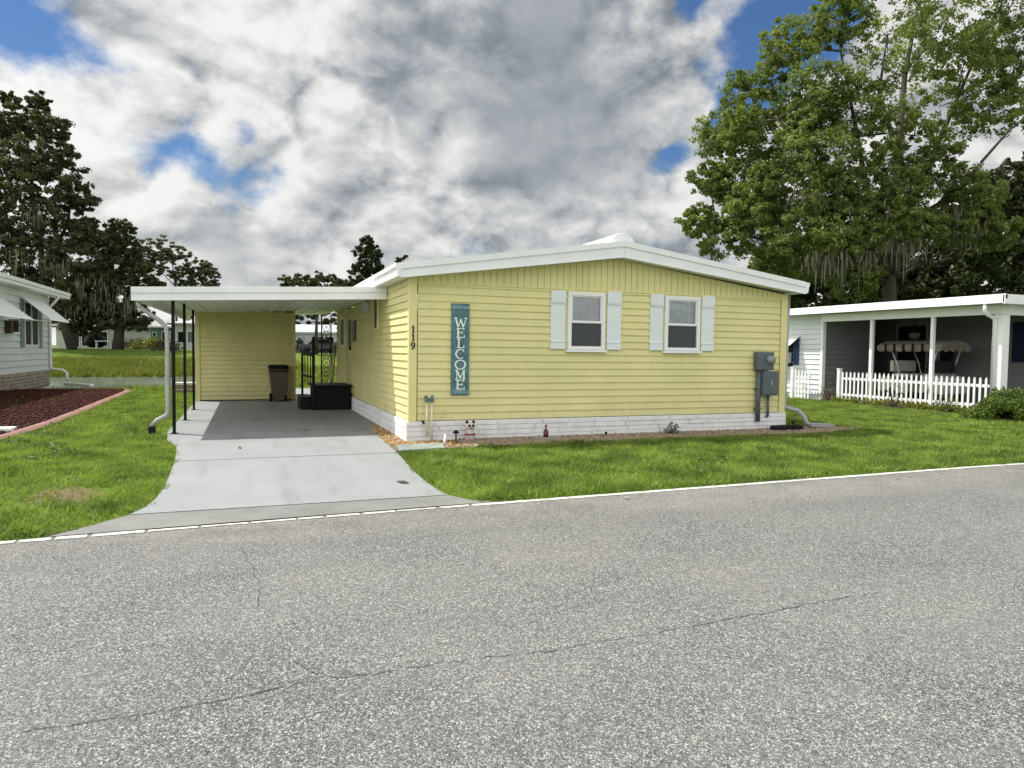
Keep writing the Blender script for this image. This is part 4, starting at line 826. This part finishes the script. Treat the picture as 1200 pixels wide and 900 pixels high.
tag(MB().box(14.3, 14.58, 7.8, 8.3, 1.15, 1.5).box(14.28, 14.299, 7.83, 8.0, 1.2, 1.45).box(14.28, 14.299, 8.05, 8.27, 1.2, 1.45).build('air_conditioner', GREYPIPE, None, bevel=.01), 'window air conditioner under the small white awning beside a navy shutter', 'air conditioner')
def fence(label, y0, y1, x, n, post_at):
    f = thing('picket_fence', (x, (y0+y1)/2, 0), label, 'fence', 'white picket fences of the porch home')
    for k in range(n):
        y = y0+(y1-y0)*(k+.5)/n; w_ = .026; mb = MB(); mb.prism([(x-.035, y-w_, .03), (x-.035, y+w_, .03), (x-.035, y+w_, .88), (x-.035, y+w_*.5, .925), (x-.035, y, .94), (x-.035, y-w_*.5, .925), (x-.035, y-w_, .88)], (.02, 0, 0)); mb.build('picket', WHITE2, f)
    for z in (.22, .70): MB().box(x-.012, x+.02, y0, y1, z, z+.07).build('rail', WHITE2, f)
    for y in post_at: mb = MB().box(x-.06, x+.04, y-.05, y+.05, 0, 1.0); mb.box(x-.07, x+.05, y-.06, y+.06, 1.0, 1.03); mb.build('post', WHITE2, f, bevel=.004)
    return f
fence('long white picket fence along the porch with the golf cart behind it', 1.0, 5.55, 14.45, 31, (5.62,))
fence('short white picket panel in front of the white shed wall', 6.62, 7.32, 14.3, 5, (7.4,))
# golf cart
gc = thing('golf_cart', (16.5, 4.5, .02), 'pale golf cart with a scalloped canvas canopy parked behind the picket fence', 'golf cart')
gx0, gx1, gy0, gy1 = 15.95, 17.1, 3.45, 5.65
s = MB(); prof = [(gx0, 1.74), (gx0+.08, 1.80), (gx0+.3, 1.87), (16.52, 1.90), (gx1-.3, 1.87), (gx1-.08, 1.80), (gx1, 1.74)]
s.prism([(x, gy0+.0, z) for x, z in prof], (0, gy1-gy0, 0)); s.build('canopy', CANVAS, gc, bevel=.03)
s = MB(); FR = mat('canopy_fringe', (.23, .20, .165), .8, .4, 6)
def scall(p0, p1, n):
    p0 = Vector(p0); p1 = Vector(p1)
    for k in range(n):
        pts = []
        for i in range(9):
            t = (k+i/8)/n; q = p0.lerp(p1, t); pts.append((q.x, q.y, q.z-.13-.06*math.sin(math.pi*i/8)))
        a_, b_ = p0.lerp(p1, k/n), p0.lerp(p1, (k+1)/n); th = Vector((.006, .006, 0)); s.prism([tuple(a_)]+pts+[tuple(b_)], th)
scall((gx0, gy0, 1.75), (gx0, gy1, 1.75), 7); scall((gx0, gy0, 1.75), (gx1, gy0, 1.75), 4); scall((gx1, gy0, 1.75), (gx1, gy1, 1.75), 7); scall((gx0, gy1, 1.75), (gx1, gy1, 1.75), 4)
s.build('fringe', FR, gc)
for k in range(1, 7): y = gy0+(gy1-gy0)*k/7; MB().box(gx0-.02, gx0-.004, y-.035, y+.035, 1.56, 1.80).build('tie', BLACK, gc)
for x, y, yt in ((gx0+.12, gy0+.45, gy0+.2), (gx1-.12, gy0+.45, gy0+.2), (gx0+.12, gy1-.75, gy1-.35), (gx1-.12, gy1-.75, gy1-.35)): MB().tube([(x, y, .8), (x, y+(yt-y)*.3, 1.2), (x, yt, 1.76)], .02, 8).build('roof_strut', GREYPIPE, gc, True)
s = MB(); s.prism([(gx0+.05, gy0+.05, .35), (gx0+.05, gy0-.0, .6), (gx0+.05, gy0+.15, .85), (gx0+.05, gy0+.6, .95), (gx0+.05, gy0+.75, .6), (gx0+.05, gy0+.8, .35)], (gx1-gx0-.1, 0, 0)); s.build('front_cowl', CARTW, gc, bevel=.05)
MB().box(gx0+.08, gx1-.08, gy0+.8, gy0+1.3, .3, .36).build('floor', BLACKR, gc)
s = MB(); s.prism([(gx0+.03, gy0+1.2, .3), (gx0+.03, gy0+1.2, .72), (gx0+.03, gy1-.1, .80), (gx0+.03, gy1, .6), (gx0+.03, gy1, .35)], (gx1-gx0-.06, 0, 0)); s.build('rear_body', CARTW, gc, bevel=.04)
s = MB().box(gx0+.08, gx1-.08, gy0+1.2, gy0+1.65, .8, .92); s.build('seat', CARTW, gc, bevel=.04); MB().box(gx0+.08, gx1-.08, gy0+1.68, gy0+1.8, .95, 1.3).build('backrest', CARTW, gc, bevel=.04)
s = MB().tube([(16.3, gy0+.62, .95), (16.3, gy0+.82, 1.1)], .02, 8); s.tube([(16.3+.17*math.cos(t), gy0+.83+.05*math.sin(t), 1.1+.16*math.sin(t)) for t in np.linspace(0, 6.283, 18)], .014, 6); s.build('steering_wheel', BLACK, gc, True)
MB().box(gx0+.12, gx1-.12, gy0+.35, gy0+.365, .96, 1.7).build('windshield', GLASS, gc)
for x in (gx0+.1, gx1-.1):
    for y in (gy0+.4, gy1-.5): MB().tube([(x-.09, y, .24), (x+.09, y, .24)], .22, 18).build('wheel', BLACKR, gc, True)
pt = thing('hanging_basket', (17.2, 5.4, 2.1), 'dark hanging basket in the porch above the golf cart', 'basket'); MB().lathe((17.2, 5.4, 1.95), [(.1, 0), (.16, .12), (.17, .2)], 12).build('pot', mat('pot_grey', (.18, .17, .15), .7), pt, True)
for q in range(3): t = q*2.1; MB().tube([(17.2+.15*math.cos(t), 5.4+.15*math.sin(t), 2.15), (17.2, 5.4, 2.72)], .005, 4).build('chain', BLACK, pt)
# ------------------------------------------------------------ left neighbour
LX = -9.4
ln = thing('awning_home', (-13, 18, 0), 'white sided mobile home with sloping metal awnings over its windows', 'mobile home')
s = MB(); siding(s, (LX, 8, 0), (LX, 20.45, 0), .52, 3.3, (1, 0, 0), .21, .035, holes=[(17.05-8, 19.25-8, 1.42, 3.0)]); s.box(-17, LX-.03, 20.4, 20.45, .5, 3.3).box(-17, LX-.03, 8, 8.05, .5, 3.3); s.build('side_wall', NSID, ln)
MB().box(LX-.06, LX+.03, 20.4, 20.52, .5, 3.3).build('corner_trim', WHITE2, ln)
s = MB(); blocks(s, (LX+.01, 8, 0), (LX+.01, 20.45, 0), -.05, .51, (1, 0, 0), 5, random, .35, .7, .05, .028); s.build('skirt', TAN, ln, bevel=.006)
s = MB(); s.hex([(LX+.35, 7.6, 3.33), (-13.5, 7.6, 4.2), (-13.5, 22.1, 4.2), (LX+.35, 22.1, 3.33), (LX+.35, 7.6, 3.42), (-13.5, 7.6, 4.29), (-13.5, 22.1, 4.29), (LX+.35, 22.1, 3.42)]); s.build('roof', WHITE, ln)
MB().box(LX+.35, LX+.41, 7.6, 22.1, 3.30, 3.40).box(LX+.35, LX+.44, 7.6, 22.12, 3.41, 3.53).build('fascia', WHITE, ln)
MB().box(LX-.0, LX+.35, 7.6, 22.1, 3.30, 3.325).build('soffit', WHITE, ln)
wn = MB().box(LX-.01, LX+.05, 17.25, 17.33, 1.4, 2.95).box(LX-.01, LX+.05, 18.95, 19.03, 1.4, 2.95).box(LX-.01, LX+.05, 17.33, 18.95, 1.4, 1.46).box(LX-.01, LX+.05, 17.33, 18.95, 2.88, 2.95).box(LX-.01, LX+.045, 18.1, 18.18, 1.46, 2.88).box(LX-.01, LX+.04, 17.33, 18.95, 2.3, 2.36).build('window', WHITE2, ln)
MB().box(LX-.03, LX+.01, 17.33, 18.95, 1.46, 2.88).build('pane', DARKIN, wn)
for y0 in (16.82, 19.04): MB().box(LX+.02, LX+.06, y0, y0+.36, 1.36, 2.98).build('shutter', SLATE, ln)
def awning(y0, y1, zt, zb, out):
    s = MB(); n = 9
    for k in range(n):
        t0, t1 = k/n, (k+1)/n; xa, xb = LX+.03+out*t0, LX+.03+out*t1+.03; za, zb_ = zt+(zb-zt)*t0, zt+(zb-zt)*t1
        s.hex([(xa, y0, za), (xb, y0, zb_), (xb, y1, zb_), (xa, y1, za), (xa, y0, za+.02), (xb, y0, zb_+.012), (xb, y1, zb_+.012), (xa, y1, za+.02)])
    for k in range(1, n): t0 = k/n; s.box(LX+.03+out*t0-.015, LX+.03+out*t0+.015, y0, y1, zt+(zb-zt)*t0+.012, zt+(zb-zt)*t0+.042)
    a_ = s.build('awning', WHITE, ln)
    for y in (y0+.02, y1-.02): MB().bar((LX+.03, y, zb-.03), (LX+.03+out, y, zb), .02, .02).build('arm', GREYPIPE, a_)
awning(16.95, 19.5, 3.05, 2.28, .85); awning(11.6, 15.0, 2.85, 2.22, .8)
lm = MB().box(LX+.02, LX+.2, 15.2, 15.45, 1.8, 2.2).box(LX+.02, LX+.3, 15.55, 15.62, 1.85, 2.25); lm.tube([(LX+.14, 15.75, 1.9), (LX+.14, 15.75, 2.1)], [.1, .16], 8); tag(lm.build('wall_lantern', mat('dark_bronze', (.05, .03, .025), .5), None, bevel=.01), 'dark bronze lantern on white siding beneath the nearer metal awning', 'lantern')
MB().tube([(LX+.38, 20.3, 3.32), (LX+.36, 20.3, 3.2), (LX+.1, 20.4, 2.9), (LX+.08, 20.4, 2.7), (LX+.08, 20.4, .62), (LX+.12, 20.4, .55), (LX+.5, 20.35, .5), (LX+.62, 20.3, .4), (LX+.66, 20.2, .12)], .05, 8).build('downspout', WHITE2, ln, True)
tag(MB().bar((-8.78, 20.1, .0), (-7.6, 18.4, .0), .16, .1).build('splash_trough', WHITE2, None, bevel=.02), 'long white splash trough lying on mulch by the tan block skirt', 'trough')
# mulch bed with pink kerb
KB = [(-6.4, -1.2), (-6.05, .6), (-5.86, 2.2), (-5.76, 4.2), (-5.76, 6.5), (-5.8, 8.8), (-5.82, 11.5), (-5.86, 14.0), (-6.1, 16.0), (-6.9, 18.2), (-8.2, 20.3), (-9.4, 21.4)]
MP = KB + [(-9.4, -1.2)]
s = MB(); s.poly([(x, y, max(gh(x, y), -.3)+.03) for x, y in MP]); tag(s.build('mulch_bed', MULB), 'dark red mulch bed beside the home with awnings', 'mulch bed', kind='structure')
pebbles('mulch', 15000, MP, .014, .042, CHIP, 'dark red brown wood mulch chips inside the pink kerb', zoff=.035, flat=.45)
s = MB()
for i in range(len(KB)-1):
    a_, b_ = Vector((*KB[i], 0)), Vector((*KB[i+1], 0)); n = 3
    for k in range(n):
        p, q = a_.lerp(b_, k/n), a_.lerp(b_, (k+1)/n); dl = (q-p).normalized(); nn = Vector((-dl.y, dl.x, 0)); q = q-dl*.001
        za, zb_ = gh(p.x, p.y), gh(q.x, q.y)
        prof = [(-.11, -.05), (-.11, .035), (-.07, .06), (.05, .06), (.11, .03), (.11, -.05)]
        A_ = [p-nn*o+Vector((0, 0, za+h)) for o, h in prof]; B_ = [q-nn*o+Vector((0, 0, zb_+h)) for o, h in prof]
        base = len(s.v); s.v += [tuple(v) for v in A_+B_]; m_ = 6; s.f.append([base+j for j in range(m_)]); s.f.append([base+m_+j for j in range(m_-1, -1, -1)])
        for j in range(m_): j2 = (j+1) % m_; s.f.append([base+j, base+j2, base+m_+j2, base+m_+j])
tag(s.build('bed_kerb', PINK, None), 'curving pink concrete kerb round the mulch bed', 'kerb')
tag(MB().box(-6.55, -5.95, 2.7, 2.95, .03, .1).build('white_trough', WHITE2, None, bevel=.015), 'short white downspout end lying on mulch close to the pink kerb', 'trough')
# ------------------------------------------------------------ houses beyond the pond
def far_house(label, x0, x1, D, ye, yr, wall, roofm, wins, base=None, depth=9, yb=409):
    pl, pr = at(x0, yb, D), at(x1, yb, D); zb = min(gh(pl.x, pl.y), gh(pr.x, pr.y)); ze = at((x0+x1)/2, ye, D).z; zr = at((x0+x1)/2, yr, D).z
    d_ = (Vector((pr.x, pr.y, 0))-Vector((pl.x, pl.y, 0))); L = d_.length; d_.normalize(); bk = Vector((-d_.y, d_.x, 0))
    o = Vector((pl.x, pl.y, 0)); c = o+d_*L/2+bk*depth/2; h = thing('far_house', (c.x, c.y, zb), label, 'house', 'houses beyond the pond')
    P = lambda u, v_, z: o+d_*u+bk*v_+Vector((0, 0, z))
    def B(mb, u0, u1, v0, v1, z0, z1): mb.hex([P(u0, v0, z0), P(u1, v0, z0), P(u1, v1, z0), P(u0, v1, z0), P(u0, v0, z1), P(u1, v0, z1), P(u1, v1, z1), P(u0, v1, z1)]); return mb
    B(MB(), 0, L, 0, depth, zb-.2, ze).build('wall', wall, h)
    mb = MB(); mb.prism([P(-.4, -.5, ze), P(-.4, -.5, ze+.18), P(-.4, depth/2, zr+.1), P(-.4, depth+.5, ze+.18), P(-.4, depth+.5, ze)], d_*(L+.8)); mb.build('roof', roofm, h)
    for (a_, b_, y0, y1, mm) in wins:
        u0, u1 = (a_-x0)/(x1-x0)*L, (b_-x0)/(x1-x0)*L; z1, z0 = at(a_, y0, D).z, at(a_, y1, D).z
        f = B(MB(), u0, u1, -.08, -.01, z0, z1).build('window', WHITE2, h); nn = max(1, int((u1-u0)/.9))
        pm = MB()
        for k in range(nn): B(pm, u0+(u1-u0)*k/nn+.07, u0+(u1-u0)*(k+1)/nn-.07, -.1, -.081, z0+.08, z1-.08)
        pm.build('pane', mm, f)
    return h
GRW = mat('far_pale_wall', (.45, .46, .46), .7, .15, 1); TLW = mat('far_teal_wall', (.10, .17, .17), .7, .15, 1); ROOFG = mat('far_grey_roof', (.4, .41, .42), .6, .15, 1); BRR = mat('far_brown_roof', (.16, .13, .12), .8, .2, 2)
far_house('grey house with a screened porch behind the leaning dark trunk', 66, 128, 78, 384, 374, GRW, BRR, [(84, 94, 388, 407, DARKIN), (96, 127, 388, 406, DARKIN), (112, 120, 382, 389, DARKIN)])
far_house('pale house between the thick oak trunk and the shrubs', 108, 176, 92, 388, 382, mat('far_cream_wall', (.55, .54, .47), .7, .1, 1), ROOFG, [(112, 118, 391, 400, DARKIN)])
far_house('teal house with a white roof edge and dark glass doors', 177, 212, 76, 384, 381, TLW, WHITE, [(179, 184, 389, 400, DARKIN), (190, 210, 388, 408, DARKIN)])
far_house('white house with a row of tall windows between the black posts', 203, 262, 72, 381, 374, NSID, ROOFG, [(208.5, 216, 388, 402, DARKIN), (219.8, 226.5, 388, 402, mat('far_glass', (.10, .13, .15), .2)), (236, 245, 388, 402, DARKIN)], yb=411)
far_house('low white house with a pale grey roof seen through the carport passage', 336, 400, 76, 391, 380, NSID, mat('far_silver_roof', (.5, .53, .56), .5, .1, 1), [(348, 356, 396, 408, mat('far_glass2', (.12, .13, .14), .3)), (368, 392, 394, 410, DARKIN)], yb=414)
tag(MB().lathe((*at(112, 404, 68).xy, gh(*at(112, 404, 68).xy)), [(.4, .1), (.85, .3), (1.0, .7), (.8, 1.15), (.25, 1.4)], 16).build('fire_bowl', BLACK, None, True), 'round black dome shape on the far lawn between the two dark trees', 'garden dome')
tb = at(122, 404, 66); tbz = gh(tb.x, tb.y); tt = thing('garden_table', (tb.x, tb.y, tbz), 'small grey table on the far lawn next to the thick oak trunk', 'table')
MB().box(tb.x-.7, tb.x+.7, tb.y-.4, tb.y+.4, tbz+.7, tbz+.78).build('tabletop', GREYPIPE, tt)
for sx in (-.6, .6): MB().box(tb.x+sx-.05, tb.x+sx+.05, tb.y-.3, tb.y+.3, tbz, tbz+.7).build('leg', GREYPIPE, tt)
for k, (px, D, rx_, rz_, mm, lb) in enumerate(((160, 70, 1.2, 1.3, LEAFP, 'bushy green shrub between oak trunk and yellow shrubs on the far lawn'), (170, 69, 1.3, 1.1, LEAFY, 'yellow green shrub in front of the teal house corner'), (181, 69, 1.0, 1.2, LEAFY, 'leafy yellowish shrub under the teal house windows'), (196, 66, 1.4, 1.1, mat('red_leaf', (.06, .03, .028), .7, .3, 2), 'dark reddish shrub in front of the glass doors'), (152, 71, 1.0, .9, LEAFB, 'small dark shrub close to the oak trunk'), (345, 74, 1.3, 2.2, LEAFB, 'dark green shrub at the corner of the low white house'))):
    p = ground_at(px, D); bush('garden_shrub', lb, 'shrub', tuple(p), rx_, rx_, rz_, 700, .22, mm, 'shrubs across the pond')
p = ground_at(374, 75); cv = thing('parked_car', tuple(p), 'dark parked car beside the low white house beyond the passage', 'car')
s = MB(); s.prism([(p.x-2.1, p.y-.85, p.z+.3), (p.x-2.1, p.y-.85, p.z+.85), (p.x-1.3, p.y-.85, p.z+.95), (p.x-.7, p.y-.85, p.z+1.5), (p.x+.8, p.y-.85, p.z+1.5), (p.x+1.4, p.y-.85, p.z+.98), (p.x+2.1, p.y-.85, p.z+.85), (p.x+2.1, p.y-.85, p.z+.3)], (0, 1.7, 0)); s.build('body', mat('car_grey', (.05, .052, .055), .3), cv, bevel=.1)
for sx in (-1.3, 1.3): MB().tube([(p.x+sx, p.y-.9, p.z+.33), (p.x+sx, p.y+.9, p.z+.33)], .33, 16).build('wheel', BLACKR, cv, True)
MB().prism([(p.x-1.1, p.y-.86, p.z+1.0), (p.x-.62, p.y-.86, p.z+1.42), (p.x+.74, p.y-.86, p.z+1.42), (p.x+1.2, p.y-.86, p.z+1.0)], (0, -.02, 0)).build('window', DARKIN, cv)
# ------------------------------------------------------------ grass
BUSY = [FB]
def lawn_ok(x, y):
    k = np.ones(len(x), bool)
    ly = np.interp(-y, [-a[0] for a in LE], [a[1] for a in LE]); ry = np.interp(-y, [-a[0] for a in RE], [a[1] for a in RE])
    k &= ~((x > ly-.0+.03*np.sin(y*9)) & (x < ry+.02*np.sin(y*11)) & (y < 16))
    k &= ~inpoly(x, y, FB) & ~inpoly(x, y, MP)
    k &= ~((x > -.1) & (x < 7.4) & (y > -.02) & (y < 9.5)) & ~((x > 14.5) & (y > .5)) & ~((x > -3.7) & (x < .1) & (y > 1.5) & (y < 16))
    k &= ~((x > -.42) & (x < .42) & (y > -1.1) & (y < -.4))
    k &= y > edge_y(x)+.015+.03*np.sin(x*7.3)*np.sin(x*2.1)
    d_ = np.hypot(x+4.1, y+2.75)+.25*np.sin(x*6)*np.sin(y*5); k &= (d_ > .5) | (rng.uniform(size=len(x)) < .10+.55*d_)
    d_ = np.hypot((x+4.55)*.8, y+3.0)+.2*np.sin(x*7)*np.sin(y*6); k &= (d_ > .3) | (rng.uniform(size=len(x)) < .4)
    return k
def blades(x0, x1, y0, y1, dens, h0, h1, wd, material=GRASS, ok=lawn_ok, lean=.9):
    n = int((x1-x0)*(y1-y0)*dens); x = rng.uniform(x0, x1, n); y = rng.uniform(y0, y1, n); k = ok(x, y); x, y = x[k], y[k]; n = len(x)
    pt = np.sin(x*2.3+1.1*np.sin(y*1.7))*np.sin(y*2.9+.8*np.sin(x*1.3))*.5+.5
    h = rng.uniform(h0, h1, n)*(.75+.4*pt); an = rng.uniform(0, 6.283, n); la = rng.uniform(0, 6.283, n); ln_ = lean*h*rng.uniform(.3, 1.6, n)
    z = gz(x, y)-.005; w_ = wd*rng.uniform(.6, 1.3, n)
    a_ = np.stack([x-np.cos(an)*w_/2, y-np.sin(an)*w_/2, z], 1); b_ = np.stack([x+np.cos(an)*w_/2, y+np.sin(an)*w_/2, z], 1)
    c_ = np.stack([x+np.cos(la)*ln_, y+np.sin(la)*ln_, z+h], 1)
    return np.stack([a_, b_, c_], 1).reshape(-1, 3)
vs = [blades(-.6, 9.5, -4.4, .5, 2300, .03, .085, .017), blades(9.5, 18, -4.4, 6.5, 1000, .035, .085, .024), blades(7.3, 14.5, .5, 9.5, 800, .05, .09, .02),
      blades(-7.5, -3.1, -4.8, 3, 2300, .025, .075, .017), blades(-6.2, -3.5, 3, 14, 1000, .035, .08, .024), blades(-12, -3.5, 14, 27, 260, .08, .2, .035), blades(-14, -7.5, -4.8, 1, 700, .04, .08, .016)]
V = np.concatenate(vs); tag(mkobj('grass', V, np.arange(len(V)).reshape(-1, 3), GRASS), 'thick green lawn grass on both sides of the driveway', 'grass', kind='stuff')
pondok = lambda x, y: (gz(x, y) > -.62) & (gz(x, y) < .75)
V = np.concatenate([blades(-24, 1.5, 38, 50, 130, .25, .6, .07, ok=pondok), blades(-1.5, 5, 18, 44, 60, .1, .3, .06, ok=lambda x, y: gz(x, y) > -.6)])
tag(mkobj('bank_grass', V, np.arange(len(V)).reshape(-1, 3), REED), 'yellowish long grass on the far bank of the pond', 'grass', kind='stuff')
V = blades(-24, -1, 19, 25, 160, .12, .42, .035, ok=lambda x, y: (gz(x, y) > -.7) & (gz(x, y) < -.46+.1*np.sin(x*1.7)*np.sin(x*.6)))
tag(mkobj('pond_reeds', V, np.arange(len(V)).reshape(-1, 3), foliage('reed_dark', (.03, .05, .01), (.07, .10, .02), .2, 2)), 'dark green reeds along the near pond edge', 'reeds', kind='stuff')
wp = []
for k in range(26):
    x, y = (rng.uniform(-.1, 12), rng.uniform(-3.9, -.9)) if k % 2 else (rng.uniform(-6.5, -3.7), rng.uniform(-3.9, 4)); n = 16
    q = np.stack([x+rng.normal(size=n)*.16, y+rng.normal(size=n)*.13, np.zeros(n)], 1); q = q[lawn_ok(q[:, 0], q[:, 1])]
    q[:, 2] = gz(q[:, 0], q[:, 1])+.045
    if len(q): wp.append(leafcloud(q, .05, len(q)*9, .045, .5, .9))
V = np.concatenate(wp); tag(mkobj('lawn_weeds', V, quads(len(V)//4), LEAFH), 'patches of low broad leaved weeds in the lawn', 'weeds', kind='stuff')
# fallen leaves
LF = mat('dry_leaf', (.05, .035, .022), .8, .3, 30)
for k, (px, py, lb) in enumerate(((281, 525, 'dry leaf near the sunlit middle of the driveway'), (358, 504, 'dry leaf just inside the carport shade'), (472, 556, 'largest dry leaf lying near the grass edge of the driveway'), (384, 503, 'tiny dry leaf at the shade edge by the gravel'), (735, 576, 'pale dry leaf on the grass edge by the road'))):
    v = at(px, py, 1)-CAM; z0 = .03 if k != 4 else -.02; q = CAM+v*((z0-CAM.z)/v.z); q.z = gh(q.x, q.y)+.03
    L = .05 if k != 2 else .09; a_ = random.uniform(0, 3); dx = Vector((math.cos(a_), math.sin(a_), 0))*L; dy = Vector((-math.sin(a_), math.cos(a_), 0))*L*.4
    mb = MB(); mb.prism([q-dx, q-dy+Vector((0, 0, .012)), q+dx+Vector((0, 0, .01)), q+dy], (0, 0, .004))
    tag(mb.build('fallen_leaf', LF if k != 4 else PAVER), lb, 'leaf', 'fallen leaves')
